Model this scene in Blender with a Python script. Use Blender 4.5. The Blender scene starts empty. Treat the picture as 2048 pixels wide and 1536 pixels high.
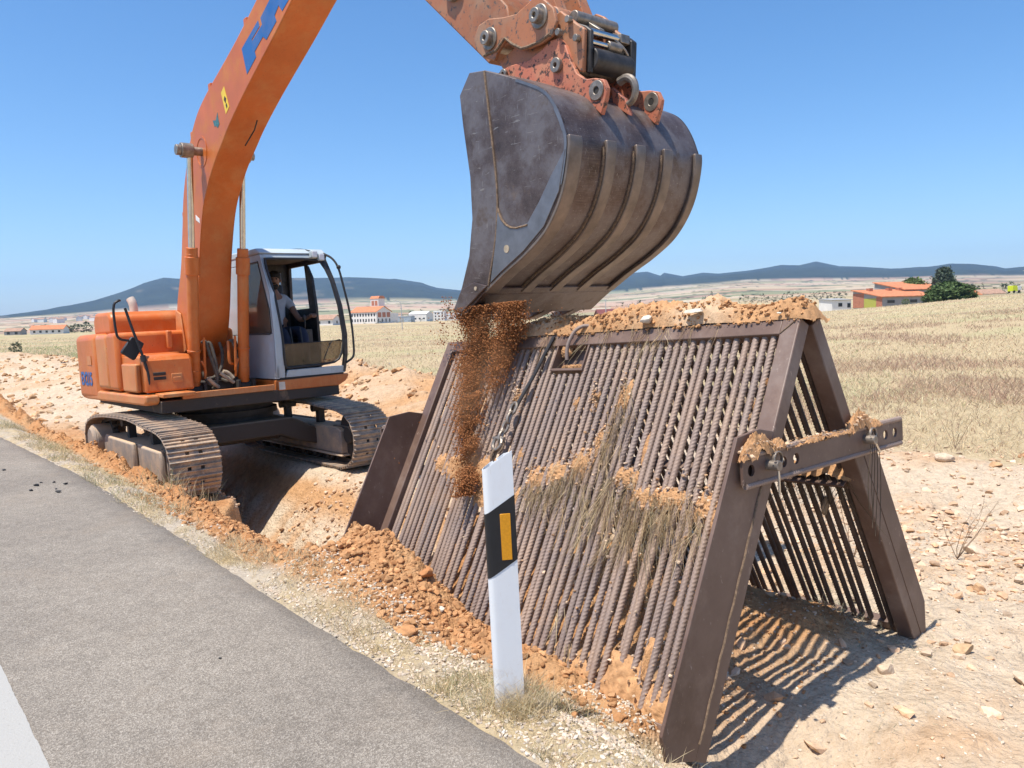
import bpy, bmesh, math, random
import numpy as np
from mathutils import Matrix, Vector, Euler

scene = bpy.context.scene
COL = scene.collection
R = math.radians
rng = np.random.default_rng(11)
random.seed(5)

# ------------------------------------------------------------------ camera
cam_d = bpy.data.cameras.new("camera")
cam_d.sensor_width = 36.0
cam_d.lens = 36.0 * 1560.0 / 2048.0
cam_d.clip_start = 0.05
cam_d.clip_end = 30000.0
cam = bpy.data.objects.new("camera", cam_d)
COL.objects.link(cam)
_p, _r = R(5.0), R(1.77)
_fw = Vector((0, math.cos(_p), -math.sin(_p)))
_rt = Vector((1, 0, 0))
_up = _rt.cross(_fw)
_r2 = _rt * math.cos(_r) - _up * math.sin(_r)
_u2 = _rt * math.sin(_r) + _up * math.cos(_r)
cm = Matrix.Identity(4)
for i in range(3):
    cm[i][0], cm[i][1], cm[i][2] = _r2[i], _u2[i], -_fw[i]
cm[2][3] = 1.6
cam.matrix_world = cm
scene.camera = cam

# ------------------------------------------------------------------ sky and sun
SUN_AZ, SUN_EL = R(217.0), R(70.0)      # direction towards the sun (from +X, counter-clockwise)
sun_vec = Vector((math.cos(SUN_EL) * math.cos(SUN_AZ), math.cos(SUN_EL) * math.sin(SUN_AZ), math.sin(SUN_EL)))
world = bpy.data.worlds.new("World")
scene.world = world
world.use_nodes = True
wn = world.node_tree
wn.nodes.clear()
w_out = wn.nodes.new("ShaderNodeOutputWorld")
w_bg = wn.nodes.new("ShaderNodeBackground")
w_sky = wn.nodes.new("ShaderNodeTexSky")
w_sky.sky_type = 'NISHITA'
w_sky.sun_disc = False
w_sky.sun_elevation = SUN_EL
w_sky.sun_rotation = math.pi / 2 - SUN_AZ
w_sky.altitude = 900.0
w_sky.air_density = 1.0
w_sky.dust_density = 1.8
w_sky.ozone_density = 3.2
w_bg.inputs[1].default_value = 0.135
w_hs = wn.nodes.new("ShaderNodeHueSaturation")
w_hs.inputs['Saturation'].default_value = 1.25
wn.links.new(w_sky.outputs[0], w_hs.inputs['Color'])
wn.links.new(w_hs.outputs[0], w_bg.inputs[0])
wn.links.new(w_bg.outputs[0], w_out.inputs[0])
sun_d = bpy.data.lights.new("sun", 'SUN')
sun_d.energy = 4.7
sun_d.angle = R(0.53)
sun_d.color = (1.0, 0.94, 0.84)
sun = bpy.data.objects.new("sun", sun_d)
COL.objects.link(sun)
sun.rotation_euler = (-sun_vec).to_track_quat('-Z', 'Y').to_euler()

scene.view_settings.view_transform = 'Standard'
scene.view_settings.look = 'None'
scene.view_settings.exposure = 0.5
scene.view_settings.gamma = 1.0
scene.render.engine = 'CYCLES'
scene.cycles.use_denoising = True
scene.cycles.max_bounces = 8
scene.cycles.volume_bounces = 1
scene.cycles.transparent_max_bounces = 12

# ------------------------------------------------------------------ helpers
def link(o, parent=None):
    COL.objects.link(o)
    if parent is not None:
        o.parent = parent
    return o

def tag(o, label=None, cat=None, group=None, kind=None):
    if label: o["label"] = label
    if cat: o["category"] = cat
    if group: o["group"] = group
    if kind: o["kind"] = kind
    return o

def empty(name, mat4=None, parent=None):
    o = bpy.data.objects.new(name, None)
    o.empty_display_size = 0.2
    link(o, parent)
    if mat4 is not None:
        o.matrix_world = mat4
    return o

def npmesh(name, V, F, mat, parent=None, colors=None, smooth=False):
    """Link one mesh from numpy vertices and same-length faces."""
    V = np.asarray(V, np.float32); F = np.asarray(F, np.int32)
    me = bpy.data.meshes.new(name)
    n, k = F.shape
    me.vertices.add(len(V)); me.vertices.foreach_set("co", V.ravel())
    me.loops.add(n * k); me.loops.foreach_set("vertex_index", F.ravel())
    me.polygons.add(n)
    me.polygons.foreach_set("loop_start", np.arange(0, n * k, k, dtype=np.int32))
    me.polygons.foreach_set("loop_total", np.full(n, k, np.int32))
    me.polygons.foreach_set("use_smooth", np.full(n, smooth))
    if colors is not None:
        a = me.color_attributes.new("Col", 'FLOAT_COLOR', 'POINT')
        c = np.ones((len(V), 4), np.float32); c[:, :3] = colors
        a.data.foreach_set("color", c.ravel())
    me.update(); me.validate()
    me.materials.append(mat)
    return link(bpy.data.objects.new(name, me), parent)

def frame_of(t):
    t = Vector(t).normalized()
    a = Vector((0, 0, 1)) if abs(t.z) < 0.9 else Vector((1, 0, 0))
    u = t.cross(a).normalized()
    return u, t.cross(u).normalized()

class MB:
    """Collects solids; build() links them as one mesh object."""
    def __init__(s): s.v = []; s.f = []
    def add(s, vs, fs):
        b = len(s.v); s.v += [tuple(v) for v in vs]; s.f += [tuple(b + i for i in f) for f in fs]; return s
    def box(s, lo, hi, rot=None, piv=None):
        (x0, y0, z0), (x1, y1, z1) = lo, hi
        vs = [(x, y, z) for x in (x0, x1) for y in (y0, y1) for z in (z0, z1)]
        if rot is not None:
            c = Vector(piv) if piv is not None else Vector(((x0+x1)/2, (y0+y1)/2, (z0+z1)/2))
            m = Euler(rot).to_matrix(); vs = [tuple(m @ (Vector(v) - c) + c) for v in vs]
        return s.add(vs, [(0, 1, 3, 2), (4, 6, 7, 5), (0, 4, 5, 1), (2, 3, 7, 6), (0, 2, 6, 4), (1, 5, 7, 3)])
    def prism(s, pts, axis, lo, hi):
        """Extrude a 2-D outline: axis 'y' -> pts are (x,z); 'x' -> (y,z); 'z' -> (x,y). lo/hi may be lists per point."""
        n = len(pts)
        lo = lo if hasattr(lo, '__len__') else [lo] * n
        hi = hi if hasattr(hi, '__len__') else [hi] * n
        def P(p, w): return {'y': (p[0], w, p[1]), 'x': (w, p[0], p[1]), 'z': (p[0], p[1], w)}[axis]
        vs = [P(p, w) for p, w in zip(pts, lo)] + [P(p, w) for p, w in zip(pts, hi)]
        ar = sum(pts[i][0] * pts[(i+1) % n][1] - pts[(i+1) % n][0] * pts[i][1] for i in range(n))
        fs = [tuple(range(n)), tuple(range(2*n-1, n-1, -1))] + [(i, i+n, (i+1) % n + n, (i+1) % n) for i in range(n)]
        if (ar > 0) == (axis in 'yx' and axis == 'y') : pass
        return s.add(vs, fs)
    def cyl(s, p0, p1, r0, r1=None, n=20, caps=True):
        r1 = r0 if r1 is None else r1
        p0, p1 = Vector(p0), Vector(p1); u, w = frame_of(p1 - p0)
        vs = []
        for p, r in ((p0, r0), (p1, r1)):
            vs += [p + (u * math.cos(2*math.pi*i/n) + w * math.sin(2*math.pi*i/n)) * r for i in range(n)]
        fs = [(i, (i+1) % n, (i+1) % n + n, i + n) for i in range(n)]
        if caps: fs += [tuple(range(n-1, -1, -1)), tuple(range(n, 2*n))]
        return s.add(vs, fs)
    def ring(s, p0, p1, ro, ri, n=20):
        p0, p1 = Vector(p0), Vector(p1); u, w = frame_of(p1 - p0)
        vs = []
        for p, r in ((p0, ro), (p1, ro), (p1, ri), (p0, ri)):
            vs += [p + (u * math.cos(2*math.pi*i/n) + w * math.sin(2*math.pi*i/n)) * r for i in range(n)]
        fs = [(k*n + i, k*n + (i+1) % n, ((k+1) % 4)*n + (i+1) % n, ((k+1) % 4)*n + i) for k in range(4) for i in range(n)]
        return s.add(vs, fs)
    def tube(s, pts, r, n=8, smooth=0, taper=None):
        pts = [Vector(p) for p in pts]
        for _ in range(smooth):
            q = [pts[0]]
            for a, b in zip(pts, pts[1:]): q += [a.lerp(b, .25), a.lerp(b, .75)]
            pts = q + [pts[-1]]
        m = len(pts); vs = []; u = None
        for i, p in enumerate(pts):
            t = (pts[min(i+1, m-1)] - pts[max(i-1, 0)]).normalized()
            if u is None: u, w = frame_of(t)
            else:
                u = (u - t * u.dot(t)).normalized(); w = t.cross(u)
            rr = r if taper is None else r + (taper - r) * i / (m-1)
            vs += [p + (u * math.cos(2*math.pi*k/n) + w * math.sin(2*math.pi*k/n)) * rr for k in range(n)]
        fs = [(i*n + k, i*n + (k+1) % n, (i+1)*n + (k+1) % n, (i+1)*n + k) for i in range(m-1) for k in range(n)]
        fs += [tuple(range(n-1, -1, -1)), tuple(range((m-1)*n, m*n))]
        return s.add(vs, fs)
    def sphere(s, c, r, n=12, sc=(1, 1, 1)):
        c = Vector(c); vs = [c + Vector((0, 0, r*sc[2]))]; h = n // 2
        for i in range(1, h):
            a = math.pi * i / h
            vs += [c + Vector((math.sin(a)*math.cos(2*math.pi*k/n)*r*sc[0], math.sin(a)*math.sin(2*math.pi*k/n)*r*sc[1], math.cos(a)*r*sc[2])) for k in range(n)]
        vs += [c - Vector((0, 0, r*sc[2]))]
        fs = [(0, 1+k, 1+(k+1) % n) for k in range(n)]
        for i in range(h-2):
            fs += [(1+i*n+k, 1+(i+1)*n+k, 1+(i+1)*n+(k+1) % n, 1+i*n+(k+1) % n) for k in range(n)]
        L = len(vs)-1
        fs += [(L, 1+(h-2)*n+(k+1) % n, 1+(h-2)*n+k) for k in range(n)]
        return s.add(vs, fs)
    def build(s, name, mat, parent=None, bevel=0.0, smooth=True, angle=35, seg=2):
        me = bpy.data.meshes.new(name)
        me.from_pydata(s.v, [], s.f)
        bm = bmesh.new(); bm.from_mesh(me)
        bmesh.ops.recalc_face_normals(bm, faces=bm.faces)
        bm.to_mesh(me); bm.free()
        if smooth:
            me.polygons.foreach_set("use_smooth", [True] * len(me.polygons))
            me.set_sharp_from_angle(angle=R(angle))
        me.update()
        me.materials.append(mat)
        o = link(bpy.data.objects.new(name, me), parent)
        if bevel:
            b = o.modifiers.new("bevel", 'BEVEL'); b.width = bevel; b.segments = seg
            b.limit_method = 'ANGLE'; b.angle_limit = R(40)
        return o

def bezier(pts, n=8):
    """Catmull-Rom through 2-D points."""
    P = [np.array(p, float) for p in pts]; out = []
    for i in range(len(P)-1):
        p0 = P[max(i-1, 0)]; p1 = P[i]; p2 = P[i+1]; p3 = P[min(i+2, len(P)-1)]
        for t in np.arange(n) / n:
            out.append(tuple(.5*((2*p1) + (-p0+p2)*t + (2*p0-5*p1+4*p2-p3)*t*t + (-p0+3*p1-3*p2+p3)*t**3)))
    return out + [tuple(P[-1])]

# ---- value noise in numpy
def _hash(ix, iy, seed):
    h = (ix.astype(np.int64) * 374761393 + iy.astype(np.int64) * 668265263 + seed * 974634777) & 0x7fffffff
    h = ((h ^ (h >> 13)) * 1274126177) & 0x7fffffff
    return ((h ^ (h >> 16)) & 0xffff) / 65535.0
def vnoise(x, y, seed=0):
    xi = np.floor(x); yi = np.floor(y); fx = x - xi; fy = y - yi
    fx = fx*fx*(3-2*fx); fy = fy*fy*(3-2*fy)
    a = _hash(xi, yi, seed); b = _hash(xi+1, yi, seed); c = _hash(xi, yi+1, seed); d = _hash(xi+1, yi+1, seed)
    return (a*(1-fx)+b*fx)*(1-fy) + (c*(1-fx)+d*fx)*fy
def fbm(x, y, seed=0, octs=4):
    s = 0; a = .5; t = 0
    for o in range(octs):
        s = s + a*vnoise(x*2**o + 17.3*o, y*2**o - 9.1*o, seed+o); t += a; a *= .55
    return s/t - .5
def sstep(x, a, b):
    t = np.clip((x-a)/(b-a), 0, 1); return t*t*(3-2*t)
# ------------------------------------------------------------------ materials (all procedural)
class NT:
    def __init__(s, name):
        s.m = bpy.data.materials.new(name); s.m.use_nodes = True
        s.t = s.m.node_tree; s.b = s.t.nodes["Principled BSDF"]
        s.tc = s.t.nodes.new("ShaderNodeTexCoord")
    def n(s, typ, **kw):
        x = s.t.nodes.new(typ)
        for k, v in kw.items():
            if hasattr(x, k): setattr(x, k, v)
            else: x.inputs[k.replace('_', ' ')].default_value = v
        return x
    def l(s, a, b): s.t.links.new(a, b)
    def coord(s, scale=(1, 1, 1), space='Object', rot=(0, 0, 0)):
        mp = s.n("ShaderNodeMapping"); mp.inputs['Scale'].default_value = scale; mp.inputs['Rotation'].default_value = rot
        s.l(s.tc.outputs[space], mp.inputs[0]); return mp.outputs[0]
    def noise(s, scale, detail=6, rough=.6, co=None, dist=0):
        x = s.n("ShaderNodeTexNoise", Scale=scale, Detail=detail, Roughness=rough, Distortion=dist)
        s.l(co if co is not None else s.coord(), x.inputs['Vector']); return x.outputs['Fac']
    def ramp(s, fac, stops):
        x = s.n("ShaderNodeValToRGB"); e = x.color_ramp.elements
        while len(e) < len(stops): e.new(.5)
        for q, (p, c) in zip(e, stops):
            q.position = p; q.color = (*c, 1) if len(c) == 3 else c
        s.l(fac, x.inputs[0]); return x.outputs[0]
    def mix(s, fac, a, b, mode='MIX'):
        x = s.n("ShaderNodeMix"); x.data_type = 'RGBA'; x.blend_type = mode
        for v, i in ((fac, 0), (a, 6), (b, 7)):
            if hasattr(v, 'links'): s.l(v, x.inputs[i])
            elif i == 0: x.inputs[0].default_value = v
            else: x.inputs[i].default_value = (*v, 1)
        return x.outputs[2]
    def math(s, op, a, b=0.0):
        x = s.n("ShaderNodeMath", operation=op)
        for v, i in ((a, 0), (b, 1)):
            if hasattr(v, 'links'): s.l(v, x.inputs[i])
            else: x.inputs[i].default_value = v
        return x.outputs[0]
    def bump(s, h, strength=.3, dist=.02, prev=None):
        x = s.n("ShaderNodeBump", Strength=strength, Distance=dist); s.l(h, x.inputs['Height'])
        if prev is not None: s.l(prev, x.inputs['Normal'])
        s.l(x.outputs[0], s.b.inputs['Normal']); return x.outputs[0]
    def set(s, **kw):
        for k, v in kw.items():
            i = s.b.inputs[k.replace('_', ' ')]
            if hasattr(v, 'links'): s.l(v, i)
            else: i.default_value = (*v, 1) if isinstance(v, tuple) and len(v) == 3 else v
        return s

BW = lambda a, b: [(a, (0, 0, 0)), (b, (1, 1, 1))]

def simple(name, base, rough=.6, metal=0.0, var=.25, scale=6, bump=.1, bdist=.004):
    q = NT(name)
    d = tuple(c*(1-var) for c in base); u = tuple(min(1, c*(1+var)) for c in base)
    q.set(Base_Color=q.ramp(q.noise(scale), [(.3, d), (.7, u)]), Roughness=rough, Metallic=metal)
    if bump: q.bump(q.noise(scale*8), bump, bdist)
    return q.m

def painted(name, base, rough=.38, dust=(.5, .34, .2), dust_amt=.45, chip=(.06, .045, .035), chip_amt=.62, fade=1.25, seed=0.0, streak=True):
    """Machine paint: faded patches, dust film, small chips and scratches of bare dirty metal."""
    q = NT(name)
    big = q.noise(1.1, 5, .6, q.coord())
    c = q.ramp(big, [(.25, tuple(v*.82 for v in base)), (.5, base), (.8, tuple(min(1, v*fade) for v in base))])
    dn = q.ramp(q.noise(3.3, 8, .7), BW(.46, .74))
    c = q.mix(q.math('MULTIPLY', dn, dust_amt), c, dust)
    if streak:
        st = q.ramp(q.noise(7, 4, .6, q.coord((6, 6, .5))), BW(.55, .8))
        c = q.mix(q.math('MULTIPLY', st, .25), c, tuple(v*.45 for v in base))
    ch = q.ramp(q.noise(23, 6, .75), BW(chip_amt, chip_amt+.04))
    sc = q.ramp(q.noise(9, 3, .6, q.coord((1, 9, 14), rot=(.4, .3, .8))), BW(.70, .74))
    cf = q.math('MAXIMUM', ch, q.math('MULTIPLY', sc, .6))
    c = q.mix(cf, c, chip)
    rr = q.math('ADD', q.math('MULTIPLY', dn, .3), rough)
    q.set(Base_Color=c, Roughness=rr)
    q.bump(q.math('SUBTRACT', q.noise(40, 4), q.math('MULTIPLY', cf, .8)), .08, .004)
    return q.m

M_orange = painted("orange_paint", (.55, .132, .020), rough=.40, dust_amt=.42, chip_amt=.66, dust=(.60, .34, .13))
M_orange_dusty = painted("dusty_orange_paint", (.56, .175, .045), dust_amt=.65, chip_amt=.64, dust=(.58, .36, .17))
M_salmon = painted("worn_salmon_paint", (.50, .155, .085), rough=.55, dust_amt=.5, chip_amt=.53, chip=(.07, .04, .03))
M_coupler = painted("dirty_orange_paint", (.37, .14, .06), rough=.5, dust=(.33, .24, .17), dust_amt=.8, chip_amt=.57, chip=(.10, .08, .065))
M_cabgrey = painted("pale_blue_grey_paint", (.43, .50, .54), rough=.35, dust_amt=.3, chip_amt=.67, streak=True)
M_black = simple("black_rubber", (.018, .018, .02), rough=.55, var=.3)
M_dark = simple("dark_grime", (.035, .03, .026), rough=.8, var=.4, scale=9)
M_blue = painted("blue_decal_paint", (.022, .125, .37), rough=.45, dust_amt=.15, chip_amt=.66, chip=(.5, .14, .05), streak=False)
M_yellow = simple("yellow_sticker", (.8, .55, .03), rough=.45, var=.1)
M_teal = simple("torn_teal_sticker", (.05, .16, .17), rough=.5, var=.5, scale=40)
M_whitest = simple("white_sticker", (.75, .75, .73), rough=.5, var=.1)
M_chrome = simple("chromed_steel", (.62, .6, .57), rough=.22, metal=1.0, var=.12, scale=14, bump=.02)
M_hose = simple("dusty_hose", (.10, .085, .065), rough=.7, var=.5, scale=14)
M_tube = simple("tan_hose", (.42, .34, .24), rough=.7, var=.3, scale=14)
M_lampglass = simple("lamp_glass", (.75, .75, .78), rough=.15, var=.05)
M_exh = simple("bleached_exhaust", (.62, .56, .47), rough=.5, var=.2)

def trackmat():
    q = NT("muddy_track_steel")
    d = q.ramp(q.noise(5, 8, .75), BW(.36, .60))
    c = q.mix(d, (.20, .18, .165), (.55, .37, .23))
    q.set(Base_Color=c, Roughness=.62, Metallic=q.math('SUBTRACT', .55, q.math('MULTIPLY', d, .55)))
    q.bump(q.noise(45, 5), .35, .012); return q.m
M_track = trackmat()
def dustymetal(name, base, dusty, a, b):
    q = NT(name)
    d = q.ramp(q.noise(3.5, 8, .7), BW(a, b))
    geo = q.n("ShaderNodeNewGeometry"); sep = q.n("ShaderNodeSeparateXYZ"); q.l(geo.outputs['Normal'], sep.inputs[0])
    top = q.ramp(sep.outputs[2], BW(.35, .8))          # soil lies on upward faces
    f = q.math('MAXIMUM', d, top)
    q.set(Base_Color=q.mix(f, base, dusty), Roughness=.75)
    q.bump(q.noise(30, 6, .7), .4, .012); return q.m
M_frame = dustymetal("dusty_track_frame", (.27, .23, .195), (.55, .38, .24), .42, .72)
M_car = dustymetal("greasy_car_body", (.048, .037, .029), (.30, .20, .125), .60, .9)

def bucketmat():
    q = NT("scuffed_bucket_steel")
    big = q.noise(2.4, 9, .7)
    c = q.ramp(big, [(.30, (.058, .036, .029)), (.43, (.115, .080, .070)), (.57, (.20, .172, .168)), (.68, (.13, .088, .065)), (.8, (.24, .19, .16))])
    lines = q.noise(5, 6, .7, q.coord((30, 1.2, 30)))   # polished by soil along the shell
    c = q.mix(q.math('MULTIPLY', q.ramp(lines, BW(.45, .75)), .35), c, (.26, .20, .165))
    s1 = q.ramp(q.noise(7, 3, .55, q.coord((1.2, 14, 11), rot=(.2, .5, .3)), .8), BW(.665, .69))
    s2 = q.ramp(q.noise(8, 3, .55, q.coord((11, 12, 1.0), rot=(.1, -.6, .2)), .6), BW(.675, .695))
    sc = q.math('MAXIMUM', s1, s2)
    c = q.mix(q.math('MULTIPLY', sc, .55), c, (.42, .37, .32))
    soil = q.ramp(q.noise(2.3, 9, .75), BW(.60, .74))
    c = q.mix(q.math('MULTIPLY', soil, .5), c, (.36, .22, .13))
    q.set(Base_Color=c, Roughness=q.math('ADD', .36, q.math('MULTIPLY', q.ramp(big, BW(.3, .8)), .22)), Metallic=.55)
    q.bump(q.math('ADD', q.noise(26, 6, .7), q.math('MULTIPLY', lines, .6)), .16, .008); return q.m
M_bucket = bucketmat()
M_polished = simple('polished_blue_steel', (.20, .195, .205), rough=.36, metal=.6, var=.3, scale=5, bump=.08)
M_bucketrib = simple('polished_rib_steel', (.21, .165, .135), rough=.42, metal=.45, var=.35, scale=7, bump=.15)
M_weld = simple("weld_seam", (.24, .16, .10), rough=.75, var=.5, scale=60, bump=.8, bdist=.01)
M_rustpin = simple("worn_pin_steel", (.28, .24, .20), rough=.45, metal=.6, var=.4, scale=20)
M_darksteel = simple("oily_dark_steel", (.06, .055, .052), rough=.5, metal=.4, var=.5, scale=12)

def rebarmat():
    q = NT("rusty_rebar")
    oi = q.n("ShaderNodeObjectInfo")
    d = q.ramp(q.noise(5, 8, .7, q.coord((1, 1, 1), 'Generated')), BW(.35, .7))
    wn_ = q.n("ShaderNodeTexNoise", Scale=2.2, Detail=6.0, Roughness=.65); g = q.n("ShaderNodeNewGeometry"); q.l(g.outputs['Position'], wn_.inputs['Vector'])
    dd = q.ramp(wn_.outputs['Fac'], BW(.42, .66))
    c = q.mix(d, (.215, .148, .118), (.335, .25, .21))
    c = q.mix(q.math('MULTIPLY', dd, .65), c, (.46, .31, .21))
    c = q.mix(q.math('MULTIPLY', oi.outputs['Random'], .35), c, (.20, .175, .17))
    q.set(Base_Color=c, Roughness=.62, Metallic=.1)
    q.bump(q.noise(60, 4, .7, g.outputs['Position']), .3, .004); return q.m
M_rebar = rebarmat()
M_rebar_shaded = simple('shade_toned_rusty_rebar', (.085, .056, .043), rough=.7, var=.4, scale=9, bump=.2)  # rear bars: rust brown darkened so the colour carries the panel's shade
def sieveframe():
    q = NT("brown_primer_steel")
    c = q.ramp(q.noise(1.7, 8, .65), [(.3, (.098, .054, .038)), (.55, (.158, .100, .076)), (.75, (.255, .20, .17))])
    sp = q.ramp(q.noise(42, 4, .7, q.coord((1, 1, .45))), BW(.66, .70))
    c = q.mix(q.math('MULTIPLY', sp, .55), c, (.42, .33, .27))
    du = q.ramp(q.noise(4.5, 8, .75), BW(.5, .8))
    c = q.mix(q.math('MULTIPLY', du, .4), c, (.34, .24, .18))
    q.set(Base_Color=c, Roughness=.5)
    q.bump(q.noise(70, 4), .15, .003); return q.m
M_sieve = sieveframe()
def glassmat(name, tint, dirt, amt):
    q = NT(name); q.t.nodes.remove(q.b)
    tr = q.n("ShaderNodeBsdfTransparent"); tr.inputs[0].default_value = (*tint, 1)
    gl = q.n("ShaderNodeBsdfGlossy"); gl.inputs['Roughness'].default_value = .04
    df = q.n("ShaderNodeBsdfDiffuse"); df.inputs[0].default_value = (*dirt, 1)
    fr = q.n("ShaderNodeFresnel", IOR=1.45)
    m1 = q.n("ShaderNodeMixShader"); q.l(fr.outputs[0], m1.inputs[0]); q.l(tr.outputs[0], m1.inputs[1]); q.l(gl.outputs[0], m1.inputs[2])
    m2 = q.n("ShaderNodeMixShader"); q.l(q.math('MULTIPLY', q.ramp(q.noise(5, 7, .7), BW(.25, .8)), amt), m2.inputs[0])
    q.l(m1.outputs[0], m2.inputs[1]); q.l(df.outputs[0], m2.inputs[2])
    q.l(m2.outputs[0], q.t.nodes["Material Output"].inputs[0]); return q.m
M_glass = glassmat("dusty_cab_glass", (.72, .74, .74), (.42, .34, .26), .35)
M_glass_low = glassmat("muddy_lower_glass", (.55, .5, .44), (.34, .24, .15), .6)

def colattr(name, rough=.9, scale=30, bump=.5, bdist=.02, var=.25):
    q = NT(name)
    a = q.n("ShaderNodeVertexColor"); a.layer_name = "Col"
    f = q.noise(scale, 8, .7)
    c = q.mix(1.0, a.outputs[0], q.ramp(f, [(.3, (1-var,)*3), (.7, (1+var,)*3)]), 'MULTIPLY')
    q.set(Base_Color=c, Roughness=rough)
    q.b.inputs['Specular IOR Level'].default_value = .15
    if bump: q.bump(q.noise(scale*1.7, 8, .75), bump, bdist)
    return q
def groundmat():
    q = NT("soil_and_dry_field")
    a = q.n("ShaderNodeVertexColor"); a.layer_name = "Col"
    v = q.n("ShaderNodeTexVoronoi", Scale=24.0); q.l(q.coord(), v.inputs['Vector'])
    v2 = q.n("ShaderNodeTexVoronoi", Scale=70.0); q.l(q.coord(), v2.inputs['Vector'])
    f = q.noise(9, 10, .72)
    c = q.mix(1.0, a.outputs[0], q.ramp(f, [(.28, (.70, .68, .66)), (.5, (1, 1, 1)), (.75, (1.22, 1.24, 1.27))]), 'MULTIPLY')
    peb = q.ramp(q.noise(55, 5, .7), BW(.60, .70))
    c = q.mix(q.math('MULTIPLY', peb, .35), c, (.60, .50, .40))
    q.set(Base_Color=c, Roughness=.95)
    q.b.inputs['Specular IOR Level'].default_value = .1
    h = q.math('ADD', q.math('ADD', q.math('MULTIPLY', q.math('SUBTRACT', 1.0, v.outputs['Distance']), .9), q.math('MULTIPLY', q.math('SUBTRACT', 1.0, v2.outputs['Distance']), .35)), q.math('MULTIPLY', f, 1.4))
    q.bump(h, .85, .028); return q.m
M_ground = groundmat()
M_soil = colattr("loose_orange_soil", scale=26, bump=.7, bdist=.012).m
M_stone = colattr("pale_stone", scale=20, bump=.6, bdist=.01).m
def grassmat():
    q = NT("dry_straw")
    a = q.n("ShaderNodeVertexColor"); a.layer_name = "Col"
    q.set(Base_Color=a.outputs[0], Roughness=.8)
    q.b.inputs['Specular IOR Level'].default_value = .15
    tl = q.n('ShaderNodeBsdfTranslucent'); q.l(a.outputs[0], tl.inputs[0])
    ms = q.n('ShaderNodeMixShader'); ms.inputs[0].default_value = .4; q.l(q.b.outputs[0], ms.inputs[1]); q.l(tl.outputs[0], ms.inputs[2])
    q.l(ms.outputs[0], q.t.nodes['Material Output'].inputs[0])
    return q.m
M_grass = grassmat()
def asphalt():
    q = NT("worn_grey_asphalt")
    v = q.n("ShaderNodeTexVoronoi", Scale=180.0); q.l(q.coord(), v.inputs['Vector'])
    big = q.noise(.7, 6, .6); mid = q.noise(9, 7, .7)
    c = q.ramp(v.outputs['Color'], [(.0, (.155, .134, .112)), (.55, (.262, .232, .198)), (.9, (.40, .36, .312))])
    c = q.mix(1.0, c, q.ramp(big, [(.3, (.82, .81, .80)), (.7, (1.14, 1.13, 1.10))]), 'MULTIPLY')
    c = q.mix(1.0, c, q.ramp(mid, [(.3, (.84, .84, .84)), (.7, (1.12, 1.12, 1.12))]), 'MULTIPLY')
    g = q.n('ShaderNodeVectorMath', operation='DOT_PRODUCT'); q.l(q.coord(), g.inputs[0]); g.inputs[1].default_value = (.762, .648, 0)
    lw = q.math('ADD', g.outputs['Value'], q.math('MULTIPLY', q.math('SUBTRACT', q.noise(2.2, 5, .6), .5), .35))
    c = q.mix(q.math('MULTIPLY', q.ramp(q.math('DIVIDE', lw, 2.0), BW(.80, .90)), .45), c, (.095, .085, .078))
    c = q.mix(q.math('MULTIPLY', q.ramp(q.noise(1.3, 8, .7, q.coord((1, 1, 1))), BW(.52, .72)), .28), c, (.34, .27, .20))
    sp = q.ramp(q.noise(75, 3, .6), BW(.68, .73)); c = q.mix(q.math('MULTIPLY', sp, .6), c, (.52, .46, .38))
    q.set(Base_Color=c, Roughness=.88)
    q.b.inputs['Specular IOR Level'].default_value = .25
    q.bump(q.math('ADD', v.outputs['Distance'], q.math('MULTIPLY', q.noise(60, 5, .7), .8)), .75, .006); return q.m
M_asphalt = asphalt()
def linepaint():
    q = NT("worn_road_paint")
    w = q.ramp(q.noise(55, 6, .75), BW(.60, .67))
    c = q.mix(q.math('MULTIPLY', w, .6), (.37, .36, .335), (.24, .22, .20))
    q.set(Base_Color=c, Roughness=.75)
    q.bump(q.noise(90, 5, .7), .6, .006); return q.m
M_line = linepaint()
def postmat():
    q = NT("white_plastic")
    sx = q.n("ShaderNodeSeparateXYZ"); q.l(q.tc.outputs['Object'], sx.inputs[0])
    splash = q.ramp(q.math('ADD', q.math('MULTIPLY', sx.outputs[2], 1.6), q.math('MULTIPLY', q.noise(14, 6, .75), .9)), [(.42, (1, 1, 1)), (.78, (0, 0, 0))])   # mud splashed up from the verge
    sc = q.ramp(q.noise(12, 4, .6, q.coord((9, 9, 1))), BW(.66, .72))
    f = q.math('MAXIMUM', q.math('MULTIPLY', splash, .7), q.math('MULTIPLY', sc, .22))
    f = q.math('MAXIMUM', f, q.math('MULTIPLY', q.ramp(q.noise(5, 7, .7), BW(.5, .8)), .16))
    q.set(Base_Color=q.mix(f, (.79, .80, .80), (.50, .38, .26)), Roughness=.4); return q.m
M_post = postmat()
M_postblack = simple("black_plastic_band", (.012, .012, .014), rough=.4, var=.2)
def reflector():
    q = NT("amber_reflector")
    v = q.n("ShaderNodeTexVoronoi", Scale=110.0); q.l(q.coord(), v.inputs['Vector'])
    q.set(Base_Color=q.mix(q.math('MULTIPLY', v.outputs['Distance'], .5), (.78, .33, .01), (.50, .20, .01)), Roughness=.25)
    return q.m
M_amber = reflector()
M_roof = simple("orange_roof_tiles", (.52, .19, .085), rough=.85, var=.3, scale=1.5, bump=.4, bdist=.05)
M_roof2 = simple("faded_roof_tiles", (.36, .22, .15), rough=.85, var=.3, scale=1.5, bump=.4, bdist=.05)
M_whitewall = simple("white_render", (.72, .70, .66), rough=.85, var=.08, scale=.8, bump=.1)
M_greywall = simple("grey_block_wall", (.33, .33, .32), rough=.9, var=.15, scale=.9, bump=.2)
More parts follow.
